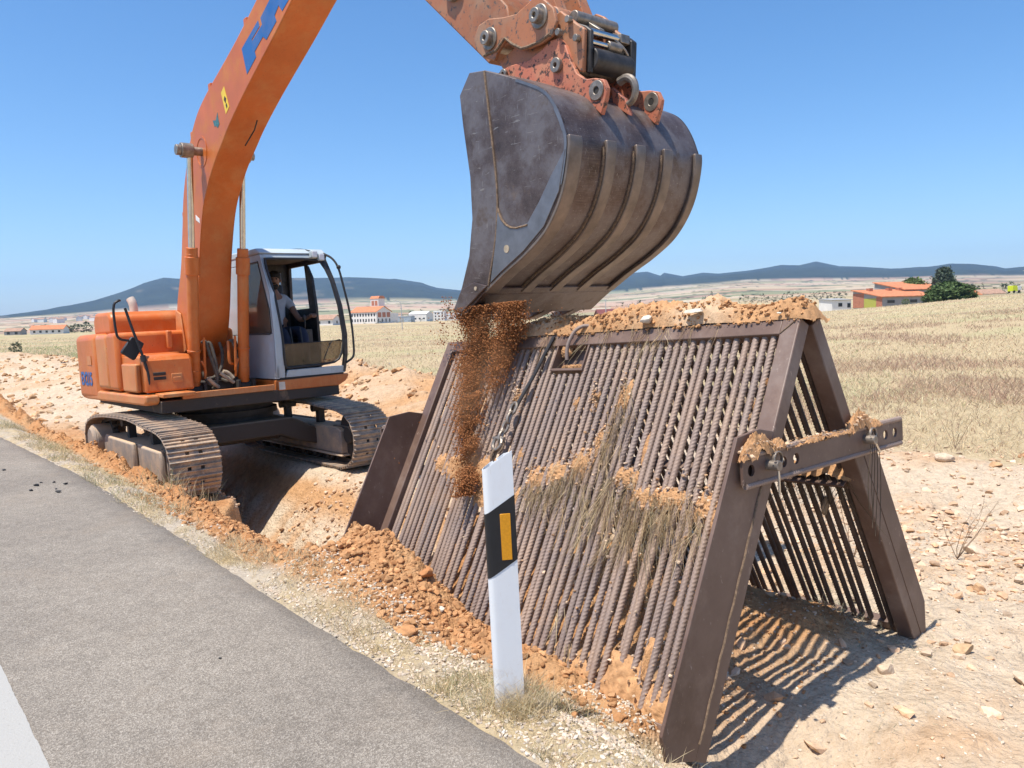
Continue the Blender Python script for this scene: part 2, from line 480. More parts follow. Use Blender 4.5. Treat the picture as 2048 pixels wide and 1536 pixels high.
M_brick = simple("brick_wall", (.42, .17, .10), rough=.9, var=.2, scale=2, bump=.3)
M_bluewall = simple("blue_grey_cladding", (.33, .40, .46), rough=.6, var=.08, scale=1)
M_maroon = simple("maroon_sheeting", (.16, .045, .04), rough=.6, var=.15, scale=1)
M_win = simple("dark_window", (.03, .035, .04), rough=.15, var=.3, bump=0)
M_yellowdoor = simple("yellow_green_door", (.40, .40, .07), rough=.6, var=.15)
M_leaf = simple("green_leaves", (.065, .105, .03), rough=.75, var=.45, scale=3, bump=0)
M_leafdark = simple("dark_conifer_needles", (.035, .058, .034), rough=.8, var=.45, scale=3, bump=0)
M_bark = simple("bark", (.10, .075, .05), rough=.9, var=.4, scale=8)
M_pole = simple("galvanised_pole", (.45, .46, .46), rough=.5, metal=.4, var=.1)
M_lime = simple("yellow_truck_paint", (.62, .68, .02), rough=.4, var=.08)
M_tyre = simple("truck_tyre", (.02, .02, .02), rough=.8)
# ------------------------------------------------------------------ terrain
# lat: metres across the road direction (road edge at 1.78, field to the right), al: metres along it (away from the camera)
def latal(x, y): return .762*x + .648*y, -.648*x + .762*y
def xy_of(lat, al): return .762*lat - .648*al, .648*lat + .762*al
S_LAT, S_AL = 3.58, 4.964        # where the sieve's ridge starts
_X = np.array([-1100, -1024, -924, -824, -774, -724, -684, -624, -524, -424, -334, -274, -224, -174, -144, -100, 0, 150, 226, 275, 301, 308, 346, 386, 416, 476, 516, 539, 576, 610, 656, 696, 776, 826, 876, 916, 966, 986, 1024, 1150])
_H = np.array([22, 28, 39, 56, 70, 87, 97, 92, 91, 89, 87, 84, 80, 72, 60, 54, 50, 58, 76, 79, 70, 76, 68, 74, 71, 75, 80, 84, 82, 89, 78, 76, 68, 69, 76, 74, 67, 62, 65, 66])
_XF = np.array([-1100, -924, -724, -500, -324, -124, 0, 226, 350, 476, 600, 750, 876, 1024, 1150])
_HF = np.array([22, 28, 34, 36, 39, 34, 34, 40, 48, 55, 52, 50, 50, 46, 46])
_P = np.array([[1.7, -.06], [1.80, -.012], [1.98, -.005], [2.15, -.07], [2.45, -.27], [2.9, -.36], [4.0, -.385], [4.8, -.40], [6, -.44], [12, -.52], [4000, -.52]])

def terrain(x, y, colour=False):
    x = np.asarray(x, float); y = np.asarray(y, float)
    lat, al = latal(x, y)
    r = np.hypot(x, y)
    az = np.clip(np.degrees(np.arctan2(x, y)), -34.5, 35.5)
    X = 1560*np.tan(np.radians(az)); Zd = r*np.cos(np.radians(az))
    z = np.interp(lat, _P[:, 0], _P[:, 1])
    # deeper beside the tracks
    tm = sstep(al, 7.2, 8.6)*(1-sstep(al, 15, 18))
    z = z - tm*sstep(lat, 2.45, 2.8)*(1-sstep(lat, 6.5, 8))*np.maximum(0, z+.51)
    near = 1-sstep(r, 25, 60)
    n1 = fbm(x*.9, y*.9, 1, 4); n2 = fbm(x*3.1, y*3.1, 5, 5); n3 = fbm(x*11, y*11, 9, 4); n4 = fbm(x*30, y*30, 19, 3)
    off = sstep(lat, 2.0, 2.5)
    rough = off*near
    # windrow of dug soil along the verge
    wr = np.exp(-((lat-np.interp(al, [4.4, 5.5, 8, 10, 20], [2.22, 2.26, 2.42, 2.54, 2.58])-.07*np.sin(al*.9))/.21)**2)*sstep(al, 4.0, 5.0)*(1-sstep(al, 22, 27))
    wr2 = wr*(.05+.16*sstep(al, 6.3, 9)+(.16+.16*sstep(al, 6.3, 8))*n2+.12*n1+.16*n3)
    # second ridge further along, closer to the road
    # soil against the sieve's front and heap beneath it
    u = S_AL - al; yy = lat - S_LAT
    toe = .46*np.exp(-((yy+1.02)/.20)**2)*(sstep(u, -.12, .30)*(1-sstep(u, .5, 1.6)))
    toe = toe + .16*np.exp(-((yy+1.05)/.24)**2)*(sstep(u, .5, 1.2)*(1-sstep(u, 1.7, 2.5)))
    toe = toe + .13*np.exp(-((yy+1.02)/.16)**2)*(sstep(u, 1.9, 2.2)*(1-sstep(u, 2.75, 2.95)))
    spill = .20*np.exp(-((yy+1.34)/.26)**2)*(sstep(u, -.1, .45)*(1-sstep(u, .9, 1.8)))
    inner = .52*np.exp(-(yy/.42)**2)*(sstep(u, -.3, .5)*(1-sstep(u, 1.6, 2.75))) + .17*np.exp(-((yy-.75)/.3)**2)*(sstep(u, .3, 1.)*(1-sstep(u, 2.5, 3.1)))
    pit = -.20*np.exp(-(((yy+.55)/.42)**2+((u-3.35)/.5)**2))
    heap = toe + spill + inner
    # trench under and in front of the machine
    lipL = np.interp(al, [5.0, 6.2, 8.2, 9.3], [2.85, 2.70, 2.84, 3.42]) + .10*n2
    lipR = 5.05 + .12*n2 + .4*(1-sstep(al, 5.0, 7.5))
    tend = sstep(al + .25*n1, 4.95, 6.3)*(1-sstep(al, 15.5, 18))
    wl = sstep(lat, lipL, lipL+.30); wrr = 1-sstep(lat, lipR-1.75, lipR+.02)
    dep = 1.55*np.minimum(wl, np.clip((lipR-lat)/1.5, 0, 1)*.55+wrr*.45)*tend
    dep = dep*(1+.16*n2+.10*n3+.05*n4)
    # spoil heaps
    sp1 = (.95*np.exp(-((lat-9.9)/1.7)**2) + .18*np.exp(-((lat-7.2)/1.0)**2))*sstep(al, 8.6, 11.5)*(1-sstep(al, 24, 30))*(.85+.9*n1)
    sp2 = .86*np.exp(-((lat-6.6)/2.9)**2)*sstep(al, 17, 23)*(1-sstep(al, 55, 70))*(.9+.8*n1)
    # rubble bank right of the sieve
    rub = sstep(lat, 4.6, 5.4)*(1-sstep(lat, 10.5+1.5*n1, 12.0+1.5*n1))*(1-sstep(al, 8.5, 10.5))
    bank = rub*(.10*np.sin(lat*1.25+.5+al*.2)*.6+.12*n1)
    disturbed = np.clip(wr*1.2 + (heap > .03) + (dep > .03) + (sp1 > .06) + (sp2 > .06) + rub, 0, 1)
    z = z + wr2 + heap*(1+.22*n2+.10*n3) + pit - dep + sp1 + sp2 + bank
    z = z + rough*(n2*.05 + n3*.022 + n4*.006 + disturbed*(n3*.028 + n2*.03 + n4*.018)*np.where(wr > .2, 1.8, 1.0))
    z = z + (1-off)*sstep(lat, 1.85, 2.0)*n3*.02
    # far field and hills
    hump = np.minimum(r, 150)*.022*sstep(X, 380, 1150)*(1-.35*sstep(r, 150, 320))*sstep(r, 18, 60)
    zfield = hump + .5*sstep(r, 60, 500)*.6 + .25*fbm(x*.03, y*.03, 31, 3)*sstep(r, 40, 200)
    zfield = zfield + 2.2*np.exp(-((r-297)/14)**2)*sstep(X, 780, 950) + 9*sstep(X, 130, 480)*(1-.45*sstep(X, 700, 1000))*sstep(r, 300, 720)
    z = z + zfield*sstep(r, 15, 40)
    zF = 1.6 + np.interp(X, _XF, _HF)/1560*3400*np.cos(np.radians(az))
    tF = np.clip((r-700)/2700, 0, 1)
    zfar = z*(1-tF**1.25) + zF*tF**1.25 + tF*(1-tF)*60*fbm(x*.0016, y*.0016, 41, 4)
    z = np.where(r > 700, zfar, z)
    RH = np.interp(X, [-1100, -300, 200, 1100], [4700, 5300, 6300, 6800])
    zH = 1.6 + np.interp(X, _X, _H)/1560*RH*np.cos(np.radians(az))
    tH = np.clip((r-3400)/(RH-3400), 0, 1)
    hill = zF + (zH-zF)*tH**.8
    hill = hill + (1-tH)*tH*140*fbm(x*.0021, y*.0021, 51, 5)
    back = np.clip((r-RH)/2500, 0, 1)
    hill = hill*(1-back)**1.5
    z = np.where(r > 3400, hill, z)
    if not colour: return z
    # ---- what the ground is made of
    cO = np.array([.50, .285, .14]); cO2 = np.array([.44, .20, .08]); cP = np.array([.57, .455, .33]); cG = np.array([.45, .385, .305])
    cS = np.array([.47, .37, .225]); cSb = np.array([.36, .25, .165]); cGr = np.array([.26, .26, .13])
    def L(a, b, t): return a + (b-a)*t[..., None]
    f1 = sstep(n1, -.18, .2); f2 = sstep(n2, -.15, .2)
    fld = fbm(x*.35, y*.22, 61, 5)
    base = L(np.broadcast_to(cS, x.shape+(3,)), cSb, sstep(fld, -.05, .22)*.75)
    base = L(base, np.broadcast_to(np.array([.40, .37, .20]), x.shape+(3,)), .6*sstep(fbm(x*.13, y*.16, 66, 4), .0, .2)*sstep(r, 9, 20))
    left = sstep(-X, 250, 900)*sstep(r, 18, 45)
    base = L(base, np.broadcast_to(cGr, x.shape+(3,)), left*.55*sstep(fbm(x*.06, y*.2, 71, 4), -.12, .18))
    verge = (1-sstep(lat, 2.35, 2.75)); base = L(base, L(np.broadcast_to(cG, x.shape+(3,)), cS, f2), verge*near)
    pale = L(np.broadcast_to(cP, x.shape+(3,)), cO, sstep(n1+.4*n2, -.06, .30)*.52)
    base = L(base, pale, np.clip(rub*1.2, 0, 1))
    around = sstep(lat, 2.3, 2.7)*(1-sstep(lat, 5, 6.5))*(1-sstep(al, 24, 34))*near
    base = L(base, pale, around)
    base = L(base, L(np.broadcast_to(cO, x.shape+(3,)), cO2, f2*.5), .75*sstep(1.25-np.abs(yy), 0, .4)*sstep(u, -.6, .1)*(1-sstep(u, 2.6+.6*n1, 3.2+.6*n1)))
    base = L(base, L(np.broadcast_to(cO, x.shape+(3,)), cO2, f2*.7), sstep(lat, 2.25, 2.45)*(1-sstep(lat, 3.3, 3.6))*sstep(al, 5.2, 6.2)*(1-sstep(al, 16, 20)))
    for m, c in ((sstep(sp2, .03, .15), pale), (sstep(sp1, .03, .12), L(np.broadcast_to(cO, x.shape+(3,)), cP, f1*.6)),
                 (sstep(dep, .05, .2), L(L(np.broadcast_to(cP, x.shape+(3,)), cO, sstep(fbm(lat*1.2, al*5, 81, 4), -.05, .2)*.8), cO, 1-sstep(dep, .28, .55+.2*n2)*sstep(lat, 3.25, 3.7))),
                 (sstep(heap*(1+.8*n2), .03, .10), L(np.broadcast_to(cO, x.shape+(3,)), cO2, f2*.6)),
                 (sstep(wr*(1+n2), .16, .42), L(np.broadcast_to(cO, x.shape+(3,)), cO2, f2*.8))):
        base = L(base, c, m)
    # far farmland: strips of stubble, ploughed and fallow land, then forest
    ang = np.degrees(np.arctan2(x, y))
    fx, fy = x*.0035 + .5*fbm(x*.001, y*.001, 91, 2), y*.0032
    cell = _hash(np.floor(fx*1.3 + np.floor(fy*2.2)*.37), np.floor(fy*2.2), 7)
    pal = np.array([[.42, .33, .22], [.36, .24, .16], [.46, .38, .27], [.33, .28, .16], [.22, .22, .13], [.42, .29, .21]])
    farm = pal[np.minimum((cell*6).astype(int), 5)]
    farm = farm*(1+.5*fbm(x*.01, y*.01, 93, 4))[..., None]
    dots = sstep(fbm(x*.045, y*.03, 95, 3), .17, .24)
    farm = L(farm, np.broadcast_to(np.array([.05, .06, .03]), x.shape+(3,)), dots)
    base = L(base, farm, sstep(r, 480, 760))
    fo = np.array([.026, .036, .028])
    bare = sstep(fbm(x*.004, y*.004, 97, 5), .17, .26)*.5*sstep(-X, -100, 500)
    forest = L(np.broadcast_to(fo, x.shape+(3,))*(1+.9*fbm(x*.02, y*.02, 99, 4))[..., None], np.array([.26, .21, .15]), bare)
    base = L(base, forest, sstep(tH + .05*fbm(x*.004, y*.004, 101, 4), .0, .03))
    return z, np.clip(base, .01, .95)

def build_ground():
    a = np.concatenate([np.arange(-180, -62, 6.), np.arange(-62, -38, 1.), np.arange(-38, 38, .10), np.arange(38, 62, 1.), np.arange(62, 180, 6.)])
    rr = np.concatenate([np.geomspace(.4, 1.6, 12)[:-1], np.geomspace(1.6, 30, 400)[:-1], np.geomspace(30, 700, 150)[:-1], np.geomspace(700, 9500, 90)])
    A, Rr = np.meshgrid(np.radians(a), rr)
    x = Rr*np.sin(A); y = Rr*np.cos(A)
    z, c = terrain(x, y, True)
    m, n = A.shape
    V = np.stack([x, y, z], -1).reshape(-1, 3)
    i = np.arange((m-1)*n).reshape(m-1, n); j = np.roll(i, -1, 1)
    F = np.stack([i, j, j+n, i+n], -1).reshape(-1, 4)[:, ::-1]
    V = np.vstack([V, [[0, 0, V[0, 2]]]]); c = np.vstack([c.reshape(-1, 3), c.reshape(-1, 3)[:1]])
    o = npmesh("ground", V, F, M_ground, colors=c, smooth=True)
    # close the small hole under the camera
    bm = bmesh.new(); bm.from_mesh(o.data); bm.verts.ensure_lookup_table()
    k = len(bm.verts)-1
    for q in range(n): bm.faces.new((bm.verts[k], bm.verts[(q+1) % n], bm.verts[q]))
    bmesh.ops.recalc_face_normals(bm, faces=bm.faces[-n:])
    bm.to_mesh(o.data); bm.free()
    return tag(o, kind="structure")
build_ground()

def build_road():
    al = np.arange(-12, 75, .04); n = len(al)
    edge = np.interp(al, [-12, 4, 6, 9, 11, 14, 30], [1.775, 1.80, 1.85, 1.90, 1.83, 1.72, 1.70]) + .040*fbm(al*5, al*0, 3, 5) + .03*fbm(al*.7, al*0+4, 8, 3)
    lat = np.stack([np.full(n, -6.5), np.full(n, -1.5), np.full(n, 1.3), edge-.09, edge-.02, edge+.012], 1)
    zz = np.stack([np.zeros(n), np.zeros(n), np.zeros(n), -.002-0*al, -.012+.008*fbm(al*9, al*0, 5, 3), np.full(n, -.10)], 1)
    x, y = xy_of(lat, al[:, None])
    V = np.stack([x, y, zz], -1).reshape(-1, 3)
    i = (np.arange(n-1)[:, None]*6 + np.arange(5)[None])
    F = np.stack([i, i+1, i+7, i+6], -1).reshape(-1, 4)
    tag(npmesh("road", V, F, M_asphalt), kind="structure")
    # white edge line: a painted sheet 4 mm above the asphalt
    l0, l1 = .265, .445
    al2 = np.arange(-12, 75, .03); m = len(al2)
    w0 = l0 + .006*fbm(al2*14, al2*0, 7, 3); w1 = l1 + .008*fbm(al2*14, al2*0+3, 9, 3)
    x, y = xy_of(np.stack([w0, w1], 1), al2[:, None])
    V = np.stack([x, y, np.full_like(x, .004)], -1).reshape(-1, 3)
    i = np.arange(m-1)*2
    tag(npmesh("road_edge_line", V, np.stack([i, i+1, i+3, i+2], -1), M_line), kind="structure")
build_road()
# ------------------------------------------------------------------ grizzly sieve: local x along the ridge, y away from the road, z up
SO = Vector((-.488, 6.099, 1.408))
SA = Euler((0, 0, 0)).to_matrix()
_ya, _pi = -.87, -.047
SA = Matrix.Rotation(_ya, 3, 'Z') @ Matrix.Rotation(_pi, 3, 'Y')
S_M = SA.to_4x4(); S_M.translation = SO
TL = .496; W_, H_ = 2.969, 2.09
sT, cT = math.sin(TL), math.cos(TL)
def fp(u, d, v, rear=False):
    """Front (or mirrored rear) panel coordinates -> sieve frame: u along, d depth inwards, v down the slope."""
    y = cT*d - sT*v; z = -sT*d - cT*v
    return (u, .18 - y, z) if rear else (u, y, z)
def panel_mesh(mb, u0, u1, d0, d1, v0, v1, rear=False):
    vs = [fp(u, d, v, rear) for u in (u0, u1) for d in (d0, d1) for v in (v0, v1)]
    return mb.add(vs, [(0, 1, 3, 2), (4, 6, 7, 5), (0, 4, 5, 1), (2, 3, 7, 6), (0, 2, 6, 4), (1, 5, 7, 3)])
sieve = empty("grizzly_sieve", S_M)
tag(sieve, "brown steel A-frame soil screen made of ribbed bars, standing beside the road", "soil screen")
def rebar_data(L, r, turns, name):
    nr, na = int(L/.0042), 20
    t = np.arange(nr+1)/nr*L; th = np.arange(na)/na*2*np.pi
    T, A = np.meshgrid(t, th, indexing='ij')
    ph = T/.021*2*np.pi + A*4
    rad = r*(.93 + .24*np.clip(np.cos(ph), 0, 1)**1.3*np.clip(np.abs(np.sin(A))*1.6, 0, 1)) + .07*r*(np.abs(np.cos(A)) > .95)
    V = np.stack([rad*np.cos(A), rad*np.sin(A), -T], -1).reshape(-1, 3)
    i = np.arange(nr)[:, None]*na + np.arange(na)[None]; j = np.arange(nr)[:, None]*na + (np.arange(na)[None]+1) % na
    F = np.stack([i, i+na, j+na, j], -1).reshape(-1, 4)
    o = npmesh(name, V, F, M_rebar, smooth=True)
    return o
BARL = 1.99
def sieve_rot(rear, jx, jy):
    # maps local -z onto "down the slope"
    d = Vector(fp(0, 0, 1, rear)) - Vector(fp(0, 0, 0, rear))
    q = (-d).to_track_quat('Z', 'X')
    return q.to_euler('XYZ'), d
NB = 50
bar0 = rebar_data(BARL, .0167, 0, "rebar"); bar0.parent = sieve
short0 = rebar_data(1.80, .0167, 0, "rebar"); short0.parent = sieve
thick0 = rebar_data(2.02, .0158, 0, "rebar"); thick0.parent = sieve; thick0.data.materials[0] = M_rebar_shaded; firstt = True
first = True; firsts = True
_r = random.Random(3)
for rear in (False, True):
    eul, d = sieve_rot(rear, 0, 0)
    for i in range(46 if rear else NB):
        u = .135 + (W_-.27)*i/((46 if rear else NB)-1) + _r.uniform(-.005, .005)
        cut = (not rear) and 1.28 < u < 1.56
        if cut:
            b = short0 if firsts else short0.copy(); 
            if not firsts: COL.objects.link(b); b.parent = sieve
            firsts = False; v0 = .275
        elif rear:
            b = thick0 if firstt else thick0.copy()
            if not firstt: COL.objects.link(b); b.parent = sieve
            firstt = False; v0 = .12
        else:
            b = bar0 if first else bar0.copy()
            if not first: COL.objects.link(b); b.parent = sieve
            first = False; v0 = .07
        b.location = fp(u, .035 + _r.uniform(-.004, .006), v0, rear)
        b.rotation_euler = (eul.x + _r.uniform(-.005, .005), eul.y + _r.uniform(-.009, .009), eul.z)
        b.rotation_euler.rotate_axis('Z', _r.uniform(0, 6.28))
# frames
for rear in (False, True):
    g = MB(); panel_mesh(g, .095, W_-.095, 0, .085, 0, .085, rear); g.build("top_rail", M_sieve, sieve, bevel=.005)
    for u0 in (0, W_-.095):
        g = MB(); panel_mesh(g, u0, u0+.095, -.002, .087, -.002, H_ + .16*rear, rear); g.build("side_post", M_sieve, sieve, bevel=.006)
    g = MB(); panel_mesh(g, .095, W_-.095, .0, .055, H_-.085+.10*rear, H_-.004+.10*rear, rear); g.build("bottom_rail", M_sieve, sieve, bevel=.005)
    g = MB(); panel_mesh(g, .09, W_-.09, .055, .067, .98, 1.06, rear); panel_mesh(g, .09, W_-.09, .067, .14, .98, .992, rear)
    g.build("middle_rail", M_sieve, sieve, bevel=.002)
    for u0, u1 in ((0.0, .014), (W_-.016, W_+.002)):
        pts = [(-.002, .60), (-.12, .635), (-.265, .735), (-.265, H_-.06), (-.19, H_+.03), (-.002, H_)] if not rear else [(-.002, .62), (-.07, .65), (-.135, .72), (-.145, H_-.02), (-.03, H_+.20), (-.002, H_+.19)]
        g = MB(); n = len(pts)
        vs = [fp(u0-.0, d_, v_, rear) for d_, v_ in pts] + [fp(u1, d_, v_, rear) for d_, v_ in pts]
        g.add(vs, [tuple(range(n)), tuple(range(2*n-1, n-1, -1))] + [(i, (i+1) % n, (i+1) % n+n, i+n) for i in range(n)])
        g.build("cheek_plate", M_sieve, sieve, bevel=.002)
# weld seam between post and cheek plate at the open end
g = MB(); g.tube([fp(W_+.003, -.001 + .003*math.sin(k*2.1), .64+.06*k) for k in range(24)], .0065, 6)
g.build("weld_seam", M_weld, sieve)
g = MB(); g.tube([fp(W_-.09 + .0042*k, -.004, .082-.0042*k) for k in range(20)], .004, 6); g.build("weld_seam", M_weld, sieve)
# drilled cross bar at each end, edged with rebar
def cross_bar(x):
    ya, yb, zc, hh, th = -.60, 1.00, -.672, .058, .014
    b = MB(); n = 16
    holes = [-.535, -.265, -.155, .665, .785, .90]
    pins = [-.40, .54]
    # plate built from strips around round holes
    bm = bmesh.new()
    def ringfill(yc, half):
        k = 24
        out = []; inn = []
        for i in range(k):
            a = 2*math.pi*(i+.5)/k; c, s = math.cos(a), math.sin(a)
            m = max(abs(c)/half, abs(s)/hh)
            out.append((yc + c/m, zc + s/m)); inn.append((yc + .027*c, zc + .027*s))
        for xx, flip in ((x, 0), (x+th, 1)):
            vo = [bm.verts.new((xx, *p)) for p in out]; vi = [bm.verts.new((xx, *p)) for p in inn]
            for i in range(k): bm.faces.new((vo[i], vo[(i+1) % k], vi[(i+1) % k], vi[i]))
            if not flip: keep = vi
            else:
                for i in range(k): bm.faces.new((keep[i], keep[(i+1) % k], vi[(i+1) % k], vi[i]))
    half = .05; spans = []; y0 = ya
    for h in holes:
        spans.append((y0, h-half)); ringfill(h, half); y0 = h+half
    spans.append((y0, yb))
    for a, c in spans:
        if c-a < .002: continue
        for xx in (x, x+th):
            bm.faces.new([bm.verts.new((xx, yy, zz)) for yy, zz in ((a, zc-hh), (c, zc-hh), (c, zc+hh), (a, zc+hh))])
    for y_, in ((ya,), (yb,)):
        bm.faces.new([bm.verts.new((xx, y_, zz)) for xx, zz in ((x, zc-hh), (x+th, zc-hh), (x+th, zc+hh), (x, zc+hh))])
    for z_ in (zc-hh, zc+hh):
        bm.faces.new([bm.verts.new((xx, yy, z_)) for xx, yy in ((x, ya), (x+th, ya), (x+th, yb), (x, yb))])
    bmesh.ops.remove_doubles(bm, verts=bm.verts, dist=.0004)
    bmesh.ops.recalc_face_normals(bm, faces=bm.faces)
    me = bpy.data.meshes.new("cross_bar"); bm.to_mesh(me); bm.free(); me.materials.append(M_sieve)
    o = link(bpy.data.objects.new("cross_bar", me), sieve)
    for z_ in (zc-hh-.010, zc+hh+.010):
        t = MB(); pts = [Vector((x+.007, ya+.02+i*.006, z_)) for i in range(int((yb-ya-.04)/.006)+1)]
        m = len(pts); na = 8
        vs = []; fs = []
        for i, p in enumerate(pts):
            for k in range(na):
                a = 2*math.pi*k/na; rr = .0135*(1+.25*max(0, math.cos(i*.006/.019*6.283 + a)))
                vs.append((p.x+rr*math.cos(a), p.y, p.z+rr*math.sin(a)))
        for i in range(m-1):
            for k in range(na): fs.append((i*na+k, i*na+(k+1) % na, (i+1)*na+(k+1) % na, (i+1)*na+k))
        fs += [tuple(range(na)), tuple(range((m-1)*na, m*na))]
        t.add(vs, fs); t.build("edging_bar", M_rebar, o)
    for p in pins:
        t = MB(); t.cyl((x-.05, p, zc+.005), (x+.075, p, zc+.005), .024, n=20); t.ring((x+.03, p+.045, zc+.028), (x+.045, p+.045, zc+.028), .038, .031)
        t.build("pin", M_rustpin, o, bevel=.003)
        t = MB(); dy = .01 if p < 0 else .06
        t.tube([(x+.06, p, zc+.03), (x+.066, p+dy*.3, zc-.02), (x+.06, p+dy*1.2, zc-.13 if p < 0 else zc-.07)], .006, 8, smooth=1)
        t.build("pin_clip", M_chrome, o)
    return o
cross_bar(W_+.02)
cross_bar(-.10)
# lifting pocket and bent hook near the middle of the top rail
g = MB()
panel_mesh(g, 1.275, 1.565, .0, .09, .245, .262); panel_mesh(g, 1.275, 1.287, .0, .09, .085, .245); panel_mesh(g, 1.553, 1.565, .0, .09, .085, .245)
panel_mesh(g, 1.287, 1.553, .082, .09, .085, .245)
g.build("lifting_pocket", M_sieve, sieve, bevel=.002)
g = MB(); g.tube([fp(1.565, .04, -.035), fp(1.51, -.02, -.045), fp(1.455, -.045, -.01), fp(1.425, -.045, .05), fp(1.41, -.035, .12), fp(1.412, -.005, .19)], .0125, 10, smooth=2)
g.build("lifting_hook", M_rebar, sieve)
# strap of hose and chain hanging down the front
ch = empty("hanging_chain", S_M @ Matrix.Translation(Vector(fp(1.17, -.03, .05))))
tag(ch, "short rusty chain with a shackle hanging from a grey strap on the screen bars", "chain")
off = Vector(fp(1.17, -.03, .05))
def rel(u, d, v): return Vector(fp(u, d, v)) - off
g = MB(); g.tube([rel(1.225, -.012, .02), rel(1.20, -.02, .15), rel(1.165, -.02, .30), rel(1.12, -.025, .45), rel(1.10, -.03, .55)], .013, 8, smooth=2); g.build("strap", M_darksteel, ch)
for k in range(6):
    v0 = .55+.066*k; uu = 1.10 - .004*k + .012*math.sin(k*2)
    loop = []
    for i in range(17):
        a = 2*math.pi*i/16
        w = (.026*math.cos(a), 0) if k % 2 == 0 else (0, .026*math.cos(a))
        loop.append(rel(uu + w[0], -.045 - abs(w[1])*.6 + w[1]*.5, v0 + .042*math.sin(a)))
    g = MB(); g.tube(loop, .010, 7); g.build("link", M_rustpin if k < 4 else M_weld, ch)
g = MB(); g.tube([rel(1.075+.04*math.cos(a), -.06, .80+.045*math.sin(a)) for a in np.linspace(0, 2*math.pi, 15)], .012, 7)
g.cyl(rel(1.02, -.06, .765), rel(1.13, -.06, .765), .012, n=10); g.build("shackle", M_rustpin, ch)
# ------------------------------------------------------------------ roadside delineator
post = empty("delineator_post", Matrix.Translation((-.048, 3.07, float(terrain(-.048, 3.07))-.03)) @ Matrix.Rotation(R(6), 4, 'Z') @ Matrix.Rotation(R(-1.2), 4, 'Y'))
tag(post, "white roadside marker post with a slanted black band and amber reflector", "marker post")
def post_outline(grow=0.0):
    pts = []
    # flat front from right to left, rounded left edge, then back flange with a slot
    pts += [(.062+grow, .0-grow), (-.022, -.004-grow)]
    for a in np.linspace(-95, -250, 14): pts.append((-.034 + (.026+grow)*math.cos(R(a)), .024 + (.028+grow)*math.sin(R(a))))
    pts += [(-.026, .058+grow), (-.012, .052+grow)]
    return pts
def post_back():
    return [(-.012, .052), (-.014, .046), (.004, .030), (.004, .062), (.034, .062), (.062, .003)]
TOPZ = lambda x: 1.065 + .62*(x+.0)        # sawn-off slanting top
def sheet(name, pts, zlo, zhi, mat, th=.0026):
    n = len(pts); vs = []; fs = []
    P = [np.array(p) for p in pts]
    N = []
    for i in range(n):
        t = P[min(i+1, n-1)] - P[max(i-1, 0)]; t = t/np.hypot(*t); N.append(np.array([-t[1], t[0]]))
    for i in range(n):
        q = P[i] - N[i]*th
        for p in (P[i], q):
            vs += [(p[0], p[1], zlo(p[0])), (p[0], p[1], zhi(p[0]))]
    for i in range(n-1):
        a = i*4; b = a+4
        fs += [(a, b, b+1, a+1), (a+2, a+3, b+3, b+2), (a+1, b+1, b+3, a+3), (a, a+2, b+2, b)]
    fs += [(0, 1, 3, 2), (4*n-4, 4*n-2, 4*n-1, 4*n-3)]
    return MB().add(vs, fs).build(name, mat, post, angle=30)
body = sheet("body", post_outline() , lambda x: -.05, TOPZ, M_post)
sheet("back_rib", post_back(), lambda x: -.05, lambda x: TOPZ(x)-.004, M_post)
sheet("black_band", post_outline(.0016), lambda x: .62 + .62*x, lambda x: .885 + .62*x, M_postblack, th=.0012)
MB().box((.000, -.0062, .640+.02), (.042, -.0022, .845+.005)).build("reflector", M_amber, post, bevel=.0015)
# ------------------------------------------------------------------ tracked excavator (local x forward, y to its left, z up)
EX_M = (Matrix.Rotation(-.872, 4, 'Z') @ Matrix.Rotation(-.02, 4, 'Y') @ Matrix.Rotation(.014, 4, 'X'))
EX_M.translation = (-4.249, 11.573, -.503)
ex = empty("tracked_excavator", EX_M)
tag(ex, "orange tracked excavator with pale blue-grey cab tipping its bucket over the screen", "excavator")

# ---- running gear
def track_path():
    pts = [(1.75, 0), (.6, -.004), (-.6, -.004), (-1.6, 0), (-1.93, .07), (-2.12, .27), (-2.16, .48), (-2.03, .68), (-1.62, .80), (-1.1, .855), (-.5, .885), (.4, .90), (1.16, .85), (1.72, .815), (2.04, .71), (2.18, .50), (2.17, .28), (2.04, .09)]
    P = bezier(pts + [pts[0]], 12)[:-1]
    P = np.array(P); d = np.hypot(*(np.roll(P, -1, 0)-P).T); s = np.concatenate([[0], np.cumsum(d)]); L = s[-1]
    n = int(round(L/.19)); P2 = np.vstack([P, P[:1]])
    out = []
    for i in range(n):
        def at(t): t %= L; return np.array([np.interp(t, s, P2[:, 0]), np.interp(t, s, P2[:, 1])])
        a = at(i*L/n); b = at((i+1)*L/n); out.append((a, b))
    return out
def shoe_mesh():
    g = MB(); w = .30; p = .0945; t0, t1 = -.018, .0
    for y0, y1 in ((-w, -.10), (-.055, .055), (.10, w)): g.box((-p, y0, t0), (p, y1, t1))
    for y0, y1 in ((-.10, -.055), (.055, .10)):
        g.box((-p, y0, t0), (-.025, y1, t1)); g.box((.035, y0, t0), (p, y1, t1))
    for xg, h in ((-.080, .030), (-.016, .022), (.047, .022)):
        g.prism([(xg-.011, t1), (xg+.011, t1), (xg+.006, h), (xg-.006, h)], 'y', -w, w)
    return g
shoe0 = None
